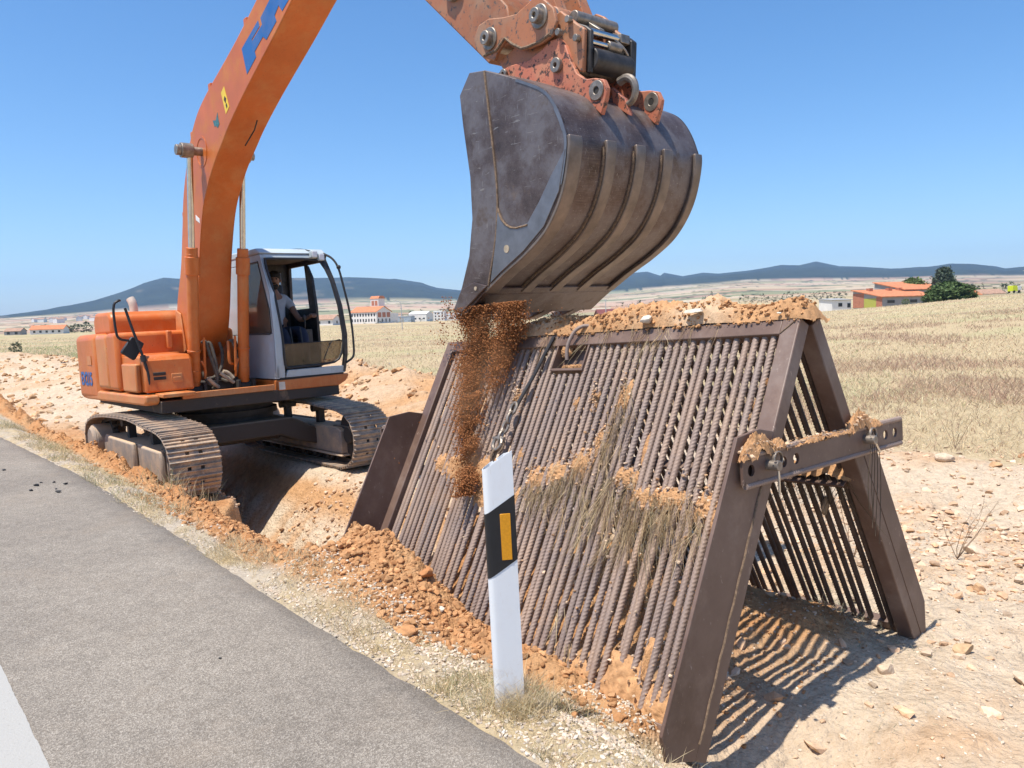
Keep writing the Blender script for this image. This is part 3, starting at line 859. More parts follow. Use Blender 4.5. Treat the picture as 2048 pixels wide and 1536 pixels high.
def crawler(yc, side):
    global shoe0
    root = empty("crawler_track", None, ex)
    f = MB(); yo = yc + side*.165; yi = yc - side*.20
    lo, hi = min(yo, yi), max(yo, yi)
    f.prism([(-1.55, .17), (1.62, .17), (1.62, .50), (1.50, .545), (-1.40, .545), (-1.55, .46)], 'y', lo, hi)
    f.prism([(-1.62, .135), (1.66, .135), (1.66, .165), (-1.62, .165)], 'y', lo-.03, hi+.03)
    f.build("track_frame", M_frame, root, bevel=.03)
    b = MB()
    for x0, x1 in ((-1.0, .35), (.72, 1.60)):
        ya, yb = (yc+side*.165, yc+side*.235)
        b.prism([(x0, .175), (x1, .175), (x1, .47), (x1-.03, .56), (x0+.03, .56), (x0, .47)], 'y', min(ya, yb), max(ya, yb))
    b.build("frame_guard", M_frame, root, bevel=.025)
    for xr in (-1.25, -.85, -.45, -.05, .35, .75, 1.15):
        g = MB(); g.cyl((xr, yc-.16, .115), (xr, yc+.16, .115), .085, n=18); g.cyl((xr, yc-.20, .115), (xr, yc+.20, .115), .045, n=12)
        g.build("bottom_roller", M_car, root, bevel=.006)
    for xr in (-.55, .62):
        g = MB(); g.cyl((xr, yc-.13, .775), (xr, yc+.13, .775), .062, n=16); g.box((xr-.05, yc-.05, .53), (xr+.05, yc+.05, .75))
        g.build("carrier_roller", M_car, root)
    g = MB(); g.cyl((1.76, yc-.09, .45), (1.76, yc+.09, .45), .355, n=40); g.cyl((1.76, yc-.17, .45), (1.76, yc+.17, .45), .12, n=20); g.cyl((1.76, yc-.105, .45), (1.76, yc+.105, .45), .31, n=36)
    g.box((1.25, yc-.12, .34), (1.76, yc+.12, .56)); g.build("idler", M_car, root, bevel=.01)
    g = MB(); n = 21; pts = []
    for i in range(n):
        a = 2*math.pi*i/n
        for da, rr in ((-.09, .30), (-.05, .365), (.05, .365), (.09, .30)): pts.append((-1.75+rr*math.cos(a+da), .45+rr*math.sin(a+da)))
    g.prism(pts, 'y', yc-.035, yc+.035); g.build("sprocket", M_car, root)
    g = MB(); ys = yc + side*.26
    g.cyl((-1.75, yc, .45), (-1.75, ys, .45), .235, n=28); g.cyl((-1.75, ys, .45), (-1.75, ys+side*.05, .45), .235, .17, n=28)
    g.build("final_drive", M_frame, root, bevel=.015)
    # chain seen inside the shoes
    g = MB()
    for a, b_ in track_path():
        for yy in (-.075, .075):
            d = (b_-a); nrm = np.array([d[1], -d[0]])/np.hypot(*d)
            i0, i1 = a + nrm*.085, b_ + nrm*.085; o0, o1 = a+nrm*.022, b_+nrm*.022
            g.prism([tuple(i0), tuple(i1), tuple(o1), tuple(o0)], 'y', yc+yy-.018, yc+yy+.018)
    g.build("track_chain", M_car, root)
    for k, (a, b_) in enumerate(track_path()):
        d = b_-a; th = math.atan2(d[1], d[0]); m = (a+b_)/2
        if shoe0 is None:
            shoe0 = shoe_mesh().build("track_shoe", M_track, root, bevel=.003, seg=1); s = shoe0
        else:
            s = shoe0.copy(); COL.objects.link(s); s.parent = root
        s.location = (m[0], yc, m[1]); s.rotation_euler = (0, -th, 0)
crawler(-1.195, -1)
crawler(1.195, 1)
g = MB()
front = [(-1.05, .22), (-1.05, .52), (-.62, .70), (.62, .70), (.72, .66), (1.05, .47), (1.05, .25), (.75, .33), (.45, .46), (-.45, .46), (-.75, .30)]
g.prism(front, 'x', .40, .86); g.prism(front, 'x', -.86, -.40)
g.prism([(-.62, .36), (.62, .36), (.62, .71), (-.62, .71)], 'x', -.42, .42)
g.build("car_body", M_car, ex, bevel=.02)
g = MB(); g.cyl((0, 0, .70), (0, 0, .98), .66, n=48); g.cyl((0, 0, .78), (0, 0, .86), .72, n=48); g.build("slewing_ring", M_dark, ex)

# ---- upper structure
g = MB(); g.box((-2.3, -1.2, .97), (1.02, 1.34, 1.13)); g.box((.2, -.92, 1.13), (1.03, .30, 1.17)); g.build("revolving_frame", M_car, ex, bevel=.01)
g = MB(); g.box((.99, -.93, 1.135), (1.05, .33, 1.215))
for y in (-.7, -.42, -.1): g.box((.55, y, 1.172), (.99, y+.12, 1.185))
g.build("front_sill", M_orange_dusty, ex, bevel=.006)
g = MB(); g.prism([(-2.35, 1.05), (.93, 1.09), (1.0, 1.12), (1.0, 1.225), (-2.35, 1.20)], 'y', -1.385, -1.20); g.build("side_skirt", M_orange_dusty, ex, bevel=.03, seg=3)
g = MB()
plan = [(-1.455, -1.385), (-2.55, -1.40), (-2.78, -1.37), (-2.91, -1.22), (-2.99, -.7), (-3.02, 0), (-2.99, .7), (-2.91, 1.15), (-2.78, 1.33), (-2.55, 1.375), (-1.455, 1.37)]
g.prism(plan, 'z', 1.04, 2.07); g.build("counterweight", M_orange, ex, bevel=.10, seg=4)
g = MB(); g.box((-1.44, -1.382, 1.235), (-.785, 1.36, 2.05)); g.build("engine_side_panel", M_orange_dusty, ex, bevel=.07, seg=4)
g = MB(); g.box((-.77, -1.382, 1.235), (-.26, .30, 2.06)); g.build("pump_side_panel", M_orange, ex, bevel=.06, seg=4)
g = MB(); g.prism([(-2.25, 2.04), (-1.20, 2.04), (-1.20, 2.30), (-1.30, 2.385), (-2.1, 2.40), (-2.25, 2.3)], 'y', -1.20, 1.1); g.build("engine_hood", M_orange, ex, bevel=.06, seg=4)
g = MB(); g.prism([(-.33, 1.70), (.05, 1.70), (.05, 1.745), (-.33, 1.745)], 'y', -1.31, -.62); g.build("tread_plate", M_orange, ex, bevel=.012)
g = MB(); g.box((-.26, -.70, 1.80), (-.20, -.62, 2.06)); g.build("latch_post", M_orange_dusty, ex, bevel=.02)
g = MB(); g.prism([(-.25, 1.235), (.84, 1.245), (.80, 1.66), (.74, 1.725), (.10, 1.735), (-.25, 1.735)], 'y', -1.315, -.70)
tool = g.build("tool_box", M_orange, ex, bevel=.03, seg=3)
g = MB(); g.box((-.02, -1.385, 1.25), (.66, -1.31, 1.63)); g.build("battery_cover", M_orange_dusty, ex, bevel=.025, seg=3)
g = MB()
for z in (1.485, 1.425, 1.365): g.box((.79, -1.21, z-.022), (.827, -1.05, z+.022))
g.build("vent_slot", M_dark, tool, bevel=.008)
g = MB(); g.box((.80, -.985, 1.36), (.832, -.845, 1.475)); g.box((.82, -.965, 1.375), (.843, -.865, 1.43)); g.build("door_latch", M_orange_dusty, tool, bevel=.006)
g = MB(); g.box((.80, -1.21, 1.185), (1.17, -.80, 1.235)); g.build("step", M_orange_dusty, ex, bevel=.01)
g = MB(); g.tube([(-1.62, -.74, 2.36), (-1.62, -.74, 2.46), (-1.63, -.75, 2.54), (-1.66, -.77, 2.60)], .062, 16, smooth=2); g.build("exhaust_pipe", M_exh, ex)
# model lettering on the counterweight's side
tc = bpy.data.curves.new("model_lettering", 'FONT'); tc.body = "EX215"; tc.size = .30; tc.extrude = .002; tc.offset = .008; tc.space_character = .92; tc.align_x = 'LEFT'
tc.materials.append(M_blue)
_t = bpy.data.objects.new("model_lettering", tc); COL.objects.link(_t)
_me = bpy.data.meshes.new_from_object(_t.evaluated_get(bpy.context.evaluated_depsgraph_get()))
bpy.data.objects.remove(_t); _me.name = "model_lettering"
to = link(bpy.data.objects.new("model_lettering", _me), ex); to.location = (-2.46, -1.404, 1.285); to.rotation_euler = (R(90), 0, R(.78)); to.scale = (.92, .95, 1)
if not _me.materials: _me.materials.append(M_blue)
MB().box((-1.98, -1.397, 1.60), (-1.72, -1.393, 1.74)).build("small_decal", M_orange_dusty, ex)
# mirror and handrail
g = MB(); g.tube([(.72, -1.27, 1.11), (.80, -1.30, 1.14), (.82, -1.255, 1.42), (.80, -1.30, 1.70), (.76, -1.40, 2.10), (.74, -1.455, 2.36)], .017, 8, smooth=2)
g.cyl((.805, -1.30, 1.66), (.795, -1.31, 1.74), .035, n=10)
mb = g.build("mirror_arm", M_black, ex)
g = MB(); g.tube([(.70, -1.50, 2.46), (.75, -1.525, 2.46), (.75, -1.60, 2.41), (.75, -1.594, 2.1), (.75, -1.575, 1.965), (.73, -1.44, 1.94)], .016, 8, smooth=2); g.build("mirror_guard", M_black, ex)
g = MB(); g.prism([(-1.385, 1.99), (-1.255, 1.895), (-1.275, 1.85), (-1.375, 1.70), (-1.40, 1.68), (-1.545, 1.79), (-1.535, 1.815), (-1.41, 1.98)], 'x', .66, .72); g.build("mirror", M_black, ex, bevel=.012)

# ---- cab
cab = empty("cab", None, ex)
yR, yL, xb = .385, 1.47, -.75
def wall(name, pts, axis, lo, hi, mat, bev=.012): return MB().prism(pts, axis, lo, hi).build(name, mat, cab, bevel=bev, seg=2)
# right wall: lower panel and the strips round its window
g = MB()
for pts in ([(xb, 1.28), (1.0, 1.28), (1.03, 1.55), (1.035, 1.93), (xb, 1.93)],
            [(.955, 1.935), (1.035, 1.93), (1.035, 2.0), (.99, 2.5), (.73, 3.07), (.66, 2.965), (.94, 2.29)],
            [(xb, 2.97), (.665, 2.97), (.73, 3.07), (xb, 3.08)],
            [(xb, 1.935), (-.16, 1.935), (-.08, 2.965), (xb, 2.965)]):
    g.prism(pts, 'y', yR, yR+.05)
g.build("right_wall", M_cabgrey, cab, bevel=.008)
MB().prism([(-.15, 1.94), (.945, 1.94), (.93, 2.28), (.65, 2.96), (-.075, 2.96)], 'y', yR+.02, yR+.026).build("side_window", M_glass, cab)
g = MB(); sw = [(-.15, 1.94), (.90, 1.925), (.955, 1.98), (.945, 2.27), (.66, 2.97), (-.07, 2.97), (-.15, 1.94)]
g.tube([(x, yR-.002, z) for x, z in sw], .011, 6); g.build("window_seal", M_black, cab)
MB().prism([(.86, 1.33), (.99, 1.33), (.99, 1.62), (.86, 1.62)], 'y', yR-.006, yR).build("access_panel", M_cabgrey, cab, bevel=.004)
# front frame: corner panel, lower frame, far pillar, header
def fx(z): return float(np.interp(z, [1.28, 1.55, 1.95, 2.5, 3.07], [1.0, 1.03, 1.035, .99, .73]))
def front_strip(name, edge, mat, th=.05):
    """edge: list of (y0, y1, z): a curved strip lying on the cab's front surface."""
    vs = []; fs = []
    for y0, y1, z in edge:
        x = fx(z); vs += [(x, y0, z), (x, y1, z), (x-th, y0, z), (x-th, y1, z)]
    for i in range(len(edge)-1):
        a = i*4; b = a+4
        fs += [(a, a+1, b+1, b), (a+2, b+2, b+3, a+3), (a, b, b+2, a+2), (a+1, a+3, b+3, b+1)]
    m = len(vs); fs += [(0, 2, 3, 1), (m-4, m-3, m-1, m-2)]
    return MB().add(vs, fs).build(name, mat, cab, bevel=.01)
front_strip("right_pillar", [(yR, .52, 1.29), (yR, .515, 1.47), (yR, .50, 1.92), (yR-.0, .455, 2.5), (yR, .43, 3.03)], M_cabgrey)
front_strip("lower_front", [(.52, 1.47, 1.29), (.56, 1.45, 1.40)], M_cabgrey)
front_strip("left_pillar", [(1.42, 1.48, 1.30), (1.455, 1.52, 1.55), (1.46, 1.535, 1.86), (1.43, 1.50, 2.3), (1.39, 1.455, 2.7), (1.33, 1.41, 3.03)], M_darksteel)
front_strip("header", [(.43, 1.36, 3.02), (.43, 1.36, 3.075)], M_cabgrey)
MB().prism([(xb-.02, 3.075), (.70, 3.075), (.75, 3.09), (.62, 3.165), (xb+.05, 3.185), (xb-.02, 3.15)], 'y', yR-.01, 1.43).build("roof", M_cabgrey, cab, bevel=.03, seg=3)
MB().prism([(xb+.05, 3.045), (.66, 3.045), (.66, 3.07), (xb+.05, 3.07)], 'y', yR+.06, 1.36).build("roof_lining", M_dark, cab)
seal = [(.535, 1.43), (.51, 1.50), (.505, 1.92), (.455, 2.5), (.425, 2.98), (.50, 3.01), (1.22, 3.005), (1.33, 2.94), (1.40, 2.6), (1.44, 2.26), (1.465, 1.80), (1.40, 1.52), (1.25, 1.44), (.535, 1.43)]
g = MB(); g.tube([(fx(z)+.006, y, z) for y, z in seal], .018, 8, smooth=1); g.build("windscreen_seal", M_black, cab)
g = MB(); lg = [(.535, 1.43), (1.25, 1.445), (1.40, 1.52), (1.46, 1.775), (.512, 1.77), (.51, 1.50)]
g.prism(lg, 'x', .985, .991); g.build("lower_windscreen", M_glass_low, cab)
g = MB(); g.tube([(1.0, .51, 1.772), (1.0, 1.46, 1.777)], .008, 6); g.build("glass_edge", M_black, cab)
g = MB(); g.tube([(1.02, 1.12, 1.50), (1.02, 1.20, 1.66), (1.02, 1.27, 1.77), (1.0, 1.42, 1.79)], .007, 6); g.sphere((1.02, 1.235, 1.74), .016, 8); g.build("wiper", M_black, cab)
# rear and left walls
MB().prism([(yR, 1.28), (1.47, 1.28), (1.47, 2.32), (yR, 2.32)], 'x', xb, xb+.04).build("rear_panel", M_darksteel, cab)
g = MB()
for y0, y1 in ((yR, .70), (.98, 1.09), (1.33, 1.47)): g.prism([(y0, 2.32), (y1, 2.32), (y1, 2.92), (y0, 2.92)], 'x', xb, xb+.04)
g.prism([(yR, 2.92), (1.47, 2.92), (1.43, 3.07), (yR, 3.07)], 'x', xb, xb+.04); g.build("rear_frame", M_darksteel, cab)
MB().prism([(.70, 2.32), (.98, 2.32), (.98, 2.92), (.70, 2.92)], 'x', xb+.02, xb+.024).build("rear_window", M_glass, cab)
g = MB()
for pts in ([(xb, 1.28), (.22, 1.28), (.26, 1.75), (.25, 2.3), (xb, 2.3)], [(.02, 2.3), (.25, 2.3), (.17, 2.78), (.04, 2.96), (-.06, 3.0)], [(xb, 2.3), (xb+.1, 2.3), (xb+.14, 3.06), (xb, 3.06)], [(xb, 2.98), (.60, 2.98), (.66, 3.075), (xb, 3.075)]):
    g.prism(pts, 'y', 1.435, 1.475)
g.build("left_wall", M_darksteel, cab)
MB().prism([(xb, 1.27), (1.0, 1.27), (1.0, 1.34), (xb, 1.34)], 'y', yR+.05, 1.44).build("cab_floor", M_dark, cab)
MB().prism([(yR, 1.262), (1.50, 1.275), (1.50, 1.24), (1.45, 1.17), (1.33, 1.11), (yR, 1.12)], 'x', -.3, 1.04).build("cab_skirt", M_orange, cab, bevel=.012)
MB().box((1.035, yR+.01, 1.13), (1.045, yR+.10, 1.24)).build("skirt_plate", M_exh, cab)
g = MB(); g.tube([(.74, 1.38, 3.09), (.86, 1.46, 3.02), (.95, 1.505, 2.88), (1.0, 1.535, 2.62), (1.06, 1.60, 2.12), (1.06, 1.615, 1.60), (1.05, 1.59, 1.50), (1.02, 1.49, 1.44)], .017, 8, smooth=2); g.sphere((.955, 1.507, 2.87), .035, 10); g.build("grab_rail", M_black, cab)
for y0, z0 in ((1.20, 3.07), (1.31, 3.03)):
    g = MB(); g.box((.74, y0-.055, z0-.05), (.83, y0+.045, z0+.055)); lp = g.build("work_lamp", M_cabgrey, cab, bevel=.012)
    MB().box((.828, y0-.045, z0-.04), (.836, y0+.035, z0+.045)).build("lens", M_lampglass, lp, bevel=.004)
g = MB(); g.tube([(-.2, 1.0, 3.19), (.2, 1.05, 3.20), (.55, 1.12, 3.18), (.72, 1.18, 3.13)], .008, 6, smooth=2); g.box((-.35, .60, 3.18), (-.28, .72, 3.225)); g.build("lamp_cable", M_black, cab)
# seat and controls
g = MB(); g.box((-.50, .70, 1.68), (.02, 1.20, 1.84)); g.box((-.42, .76, 1.34), (-.08, 1.14, 1.68)); g.build("seat_cushion", M_black, cab, bevel=.05, seg=3)
g = MB(); g.box((-.56, .70, 1.82), (-.42, 1.20, 2.42), rot=(0, -.12, 0)); g.box((-.60, 1.03, 2.44), (-.50, 1.27, 2.72), rot=(0, -.1, 0)); g.build("seat_back", M_black, cab, bevel=.05, seg=3)
for y0 in (.58, 1.26):
    g = MB(); g.box((-.35, y0-.09, 1.7), (.25, y0+.09, 1.97)); g.tube([(.16, y0, 1.95), (.20, y0, 2.05), (.19, y0, 2.12)], .014, 8); g.sphere((.19, y0, 2.15), .035, 10, (1, 1, 1.4)); g.build("control_console", M_darksteel, cab, bevel=.02)
g = MB()
for y0 in (.86, 1.02): g.tube([(.55, y0, 1.34), (.58, y0, 1.7), (.52, y0, 2.0)], .012, 8); g.box((.5, y0-.05, 1.34), (.72, y0+.05, 1.37))
g.build("travel_levers", M_darksteel, cab)

# ---- boom, stick and their cylinders
boom = empty("boom", None, ex)
by0, by1 = -.43, .02
up = bezier([(-.56, 1.80), (-.50, 2.383), (-.173, 2.948), (.037, 3.472), (.23, 3.96), (.60, 4.50), (.925, 4.80), (1.317, 4.99), (1.932, 5.175), (2.524, 5.36), (3.343, 5.66), (4.2, 5.98), (5.0, 6.12)], 6)
dn = bezier([(5.2, 5.86), (4.9, 5.66), (4.105, 5.333), (3.585, 5.111), (2.699, 4.756), (2.13, 4.498), (1.815, 4.321), (1.48, 4.124), (1.18, 3.886), (.927, 3.60), (.70, 3.14), (.55, 2.70), (.40, 2.25), (.18, 1.85), (-.25, 1.62)], 6)
MB().prism(up + dn, 'y', by0, by1).build("boom_box", M_orange, boom, bevel=.012, angle=25)
g = MB(); g.cyl((-.38, -.72, 1.83), (-.38, .30, 1.83), .10, n=24); g.prism([(-.58, 1.80), (-.50, 2.36), (-.30, 2.3), (-.18, 1.75), (-.38, 1.66)], 'y', by0-.03, by0-.004); g.build("boom_foot", M_orange_dusty, boom, bevel=.012)
g = MB()
for dy in (-.36, -.28):
    pts = [(x-.055*0 - .05, dy, z+.055) for x, z in up[14::3]]
    g.tube(pts, .022, 8)
g.build("boom_pipe", M_orange, boom)
g = MB()
for i in (20, 32, 44, 56, 64):
    x, z = up[i]; g.box((x-.09, -.40, z), (x+.0, -.24, z+.09))
g.build("pipe_clamp", M_orange, boom, bevel=.006)
yl = by0-.0035
def decal(name, pts, mat, y=yl, th=.003): return MB().prism(pts, 'y', y, y+th).build(name, mat, boom, smooth=False)
decal("maker_letters", [(3.166, 5.369), (2.66, 5.213), (2.755, 4.904), (3.038, 5.014), (3.015, 5.082), (3.26, 5.167), (3.346, 5.11), (3.626, 5.214), (3.593, 5.283), (3.71, 5.349), (3.78, 5.267), (3.945, 5.322), (4.1, 5.42), (4.02, 5.62), (3.495, 5.474), (3.234, 5.373), (3.263, 5.295), (2.972, 5.21), (2.957, 5.227), (3.197, 5.298)], M_blue)
decal("warning_sticker", [(1.924, 4.904), (2.035, 4.953), (2.146, 4.685), (2.025, 4.627)], M_yellow)
decal("warning_symbol", [(2.00, 4.80), (2.03, 4.84), (2.08, 4.80), (2.05, 4.745)], M_dark, yl-.0012, .0015)
decal("warning_symbol", [(2.045, 4.73), (2.075, 4.75), (2.10, 4.70), (2.07, 4.68)], M_dark, yl-.0012, .0015)
decal("torn_sticker", [(1.578, 4.65), (1.68, 4.63), (1.754, 4.709), (1.765, 4.63), (1.787, 4.563), (1.722, 4.528), (1.66, 4.57), (1.62, 4.56)], M_teal)
decal("white_sticker", [(.651, 3.60), (.791, 3.53), (.79, 3.47), (.65, 3.53)], M_whitest)
g = MB(); g.ring((1.08, by0-.006, 4.36), (1.08, by0, 4.36), .20, .17, n=32); g.build("pin_plate", M_orange, boom)
g = MB(); g.tube([(2.3, -.16, 4.52), (2.15, -.14, 4.44), (1.9, -.17, 4.30)], .009, 5); g.build("scratch_mark", M_dark, boom)
g = MB(); g.cyl((1.08, -.72, 4.36), (1.08, .27, 4.36), .055, n=20)
for y0, y1 in ((-.70, -.55), (.06, .21)): g.cyl((1.08, y0, 4.36), (1.08, y1, 4.36), .095, n=24)
g.cyl((1.08, -.76, 4.36), (1.08, -.70, 4.36), .068, n=20)
g.build("cylinder_pin", M_rustpin, boom, bevel=.006)
for yc, nm in ((-.585, 1), (.11, 2)):
    c = empty("boom_cylinder", None, ex)
    A = Vector((.46, yc, 1.19)); B = Vector((1.08, yc, 4.36)); d = (B-A).normalized()
    g = MB(); g.cyl(A+d*.08, A+d*1.90, .078, n=28); g.cyl(A+d*1.62, A+d*1.86, .095, n=28); g.cyl(A+d*1.86, A+d*1.98, .076, n=28); g.cyl(A+d*.55, A+d*.585, .088, n=28)
    g.cyl(A+d*.14, A+d*.30, .083, n=24)
    g.build("barrel", M_orange, c, bevel=.006)
    g = MB(); g.cyl(A+d*1.97, B-d*.06, .041, n=24); g.build("rod", M_chrome, c)
    g = MB(); g.cyl(A+Vector((0, -.10, 0)), A+Vector((0, .10, 0)), .10, n=20); g.box((A.x-.16, yc-.13, 1.10), (A.x+.14, yc-.085, 1.30)); g.box((A.x-.16, yc+.085, 1.10), (A.x+.14, yc+.13, 1.30)); g.build("foot_lug", M_dark, c, bevel=.01)
    g = MB(); sgn = 1 if yc < 0 else -1
    g.tube([A+d*.42+Vector((.03, sgn*.09, 0)), A+d*.30+Vector((.05, sgn*.14, 0)), A+d*.12+Vector((.05, sgn*.13, 0)), A+d*.75+Vector((.02, sgn*.13, 0))], .018, 8, smooth=1); g.build("oil_pipe", M_orange, c)
hs = [[(.55, -.466, 1.855), (.58, -.42, 1.89), (.58, -.38, 1.70), (.57, -.32, 1.46), (.56, -.285, 1.34), (.55, -.334, 1.24), (.5, -.42, 1.29), (.45, -.45, 1.45)],
      [(.5, -.39, 1.84), (.53, -.34, 1.87), (.56, -.305, 1.64), (.56, -.285, 1.45), (.54, -.30, 1.25), (.45, -.33, 1.2)],
      [(.45, -.06, 1.85), (.52, -.02, 1.88), (.54, .017, 1.64), (.53, .02, 1.48), (.5, -.043, 1.31), (.45, -.14, 1.28), (.35, -.25, 1.40)],
      [(.42, .0, 1.85), (.47, .045, 1.88), (.49, .058, 1.55), (.48, .01, 1.36), (.46, -.10, 1.32), (.3, -.2, 1.45)],
      [(.35, -.15, 1.85), (.38, -.12, 1.70), (.38, -.15, 1.5), (.42, -.25, 1.36), (.4, -.4, 1.34)]]
for p in hs: MB().tube(p, .022, 8, smooth=2).build("hydraulic_hose", M_hose, ex)
for p in ([(.62, -.44, 1.36), (.6, -.36, 1.27), (.55, -.28, 1.22)], [(.60, -.26, 1.42), (.62, -.17, 1.34), (.6, -.08, 1.27)], [(.60, -.22, 1.44), (.6, -.15, 1.42), (.62, -.09, 1.33)]):
    MB().tube(p, .026, 10, smooth=2).build("hydraulic_hose", M_tube, ex)
g = MB(); g.tube([(.50, -.08, 1.86), (.52, -.085, 1.75), (.52, -.095, 1.55), (.5, -.03, 1.53)], .022, 8, smooth=1); g.build("orange_pipe", M_orange, ex)
g = MB(); g.box((-.2, -.42, 1.13), (.42, .28, 1.30)); g.build("swivel_cover", M_dark, ex)
stick = empty("stick", None, ex)
g = MB(); g.prism([(7.02, 3.84), (7.30, 3.97), (7.26, 4.18), (6.95, 4.52), (5.75, 5.92), (5.25, 6.35), (4.78, 6.18), (4.85, 5.72), (5.45, 5.30)], 'y', -.36, .02); g.build("stick_box", M_coupler, stick, bevel=.012)
g = MB(); g.cyl((5.0, -.5, 5.88), (5.0, .15, 5.88), .09, n=20); g.cyl((6.66, -.40, 4.52), (6.66, .06, 4.52), .11, n=20); g.build("stick_pin", M_rustpin, stick, bevel=.006)
g = MB(); g.box((6.58, -.42, 4.44), (6.72, -.36, 4.62), rot=(0, .7, 0)); g.build("link_boss", M_darksteel, stick, bevel=.02)

# ---- bucket linkage, quick coupler and bucket
lk = MB(); lk.prism([(7.62, 3.86), (7.80, 3.90), (7.45, 4.72), (7.28, 4.66)], 'y', -.34, -.24); lk.prism([(7.62, 3.86), (7.80, 3.90), (7.45, 4.72), (7.28, 4.66)], 'y', -.08, .02); lk.cyl((7.36, -.34, 4.68), (7.36, .02, 4.68), .09, n=20)
lk.cyl((7.71, -.36, 3.94), (7.71, .04, 3.94), .085, n=20); lk.build("bucket_link", M_coupler, ex, bevel=.01)
cp = empty("quick_coupler", None, ex)
side = [(7.603, 4.066), (7.47, 4.035), (7.329, 4.058), (7.168, 4.10), (7.052, 4.09), (6.985, 4.012), (7.007, 3.927), (7.073, 3.856), (7.209, 3.79), (7.256, 3.846), (7.343, 3.895), (7.42, 3.83), (7.504, 3.778), (7.579, 3.768), (7.70, 3.765), (7.82, 3.785), (7.86, 3.86), (7.836, 3.957), (7.74, 4.05), (7.667, 4.092)]
for y0, y1 in ((-.462, -.432), (.122, .152)):
    MB().prism(side, 'y', y0, y1).build("side_plate", M_coupler, cp, bevel=.008)
g = MB(); g.tube([(x, -.464, z) for x, z in [(7.10, 3.86), (7.24, 3.855), (7.343, 3.91), (7.42, 3.845), (7.51, 3.79), (7.58, 3.782), (7.70, 3.78), (7.80, 3.80)]], .011, 6); g.build("weld_seam", M_weld, cp)
for (x, z) in ((7.176, 3.955), (7.707, 3.94)):
    g = MB(); g.cyl((x, -.50, z), (x, .19, z), .050, n=28); g.cyl((x, -.475, z), (x, .165, z), .080, n=28); g.ring((x, -.52, z), (x, -.49, z), .050, .017, n=24)
    g.build("coupler_pin", M_rustpin, cp, bevel=.006)
g = MB(); g.prism([(7.18, 3.80), (7.23, 3.73), (7.83, 3.66), (7.90, 3.62), (7.985, 3.52), (8.02, 3.505), (8.05, 3.77), (7.985, 3.82), (7.84, 3.95), (7.60, 3.90), (7.40, 3.86)], 'y', -.40, -.365)
g.prism([(7.18, 3.80), (7.23, 3.73), (7.83, 3.66), (7.90, 3.62), (7.985, 3.52), (8.02, 3.505), (8.05, 3.77), (7.985, 3.82), (7.84, 3.95), (7.60, 3.90), (7.40, 3.86)], 'y', .055, .09)
g.prism([(7.2, 3.76), (7.78, 3.70), (7.78, 3.86), (7.3, 3.86)], 'y', -.365, .055); g.build("coupler_body", M_coupler, cp, bevel=.01)
g = MB()
for y0, y1 in ((-.365, -.335), (.03, .085)):
    g.prism([(7.88, 3.88), (8.03, 3.80), (8.075, 3.76), (8.05, 3.50), (8.02, 3.50), (7.93, 3.60)], 'y', y0, y1)
g.build("lock_plate", M_darksteel, cp, bevel=.008)
g = MB(); g.cyl((8.02, -.335, 3.595), (8.02, .03, 3.595), .078, n=28); g.build("lock_roller", M_darksteel, cp, bevel=.008)
g = MB(); g.cyl((8.03, -.335, 3.77), (8.03, -.06, 3.77), .022, n=16); g.cyl((8.04, -.335, 3.70), (8.04, -.18, 3.70), .018, n=16); g.build("lock_rod", M_chrome, cp)
g = MB(); g.box((8.0, -.06, 3.74), (8.06, .03, 3.80)); g.cyl((8.04, -.18, 3.70), (8.04, -.06, 3.70), .034, n=12); g.tube([(8.03, -.1, 3.76), (8.07, -.05, 3.70), (8.06, .0, 3.66)], .012, 6, smooth=1)
g.prism([(7.83, 3.95), (8.0, 3.82), (7.98, 3.78), (7.80, 3.88)], 'y', -.2, -.15); g.cyl((7.86, -.3, 3.92), (7.86, .1, 3.92), .045, n=16); g.build("lock_fittings", M_rustpin, cp, bevel=.005)
for (x, y, z) in ((7.93, -.40, 3.86), (7.87, -.435, 3.79), (8.0, -.405, 3.72)):
    g = MB(); g.cyl((x, y, z), (x, y-.035, z), .024, n=8); g.build("bolt", M_rustpin, cp, bevel=.003)

bk = empty("bucket", None, ex)
prof = [(7.507, 3.592), (7.34, 3.62), (7.218, 3.498), (7.235, 3.297), (7.283, 2.934), (7.279, 2.649), (7.219, 2.397), (7.111, 2.185), (7.006, 2.026), (7.118, 1.999)]
back = bezier([(7.118, 1.999), (7.30, 2.11), (7.565, 2.252), (7.808, 2.366), (8.017, 2.499), (8.17, 2.70), (8.245, 2.95), (8.225, 3.08), (8.164, 3.213), (8.08, 3.315), (7.95, 3.391), (7.72, 3.50), (7.507, 3.592)], 7)
bw0, bw1 = -.80, .50
outline = prof + back[1:-1]
for y0, y1 in ((bw0, bw0+.022), (bw1-.022, bw1)):
    MB().prism(outline, 'y', y0, y1).build("side_wall", M_bucket, bk, bevel=.005)
# shell: swept sheet
def shell(name, path, y0, y1, th, mat, bev=0.0):
    P = np.array(path); t = np.gradient(P, axis=0); nrm = np.stack([t[:, 1], -t[:, 0]], 1); nrm /= np.hypot(*nrm.T)[:, None]
    o = P + nrm*th; vs = []; fs = []
    for p, q in zip(P, o): vs += [(p[0], y0, p[1]), (p[0], y1, p[1]), (q[0], y0, q[1]), (q[0], y1, q[1])]
    for i in range(len(P)-1):
        a = i*4; b = a+4; fs += [(a, a+1, b+1, b), (a+2, b+2, b+3, a+3), (a, b, b+2, a+2), (a+1, a+3, b+3, b+1)]
    m = len(vs); fs += [(0, 2, 3, 1), (m-4, m-3, m-1, m-2)]
    return MB().add(vs, fs).build(name, mat, bk, bevel=bev, angle=28)
inner = [np.array(p) for p in back]
shell("shell", [tuple(p) for p in back], bw0+.002, bw1-.002, -.022, M_bucket)
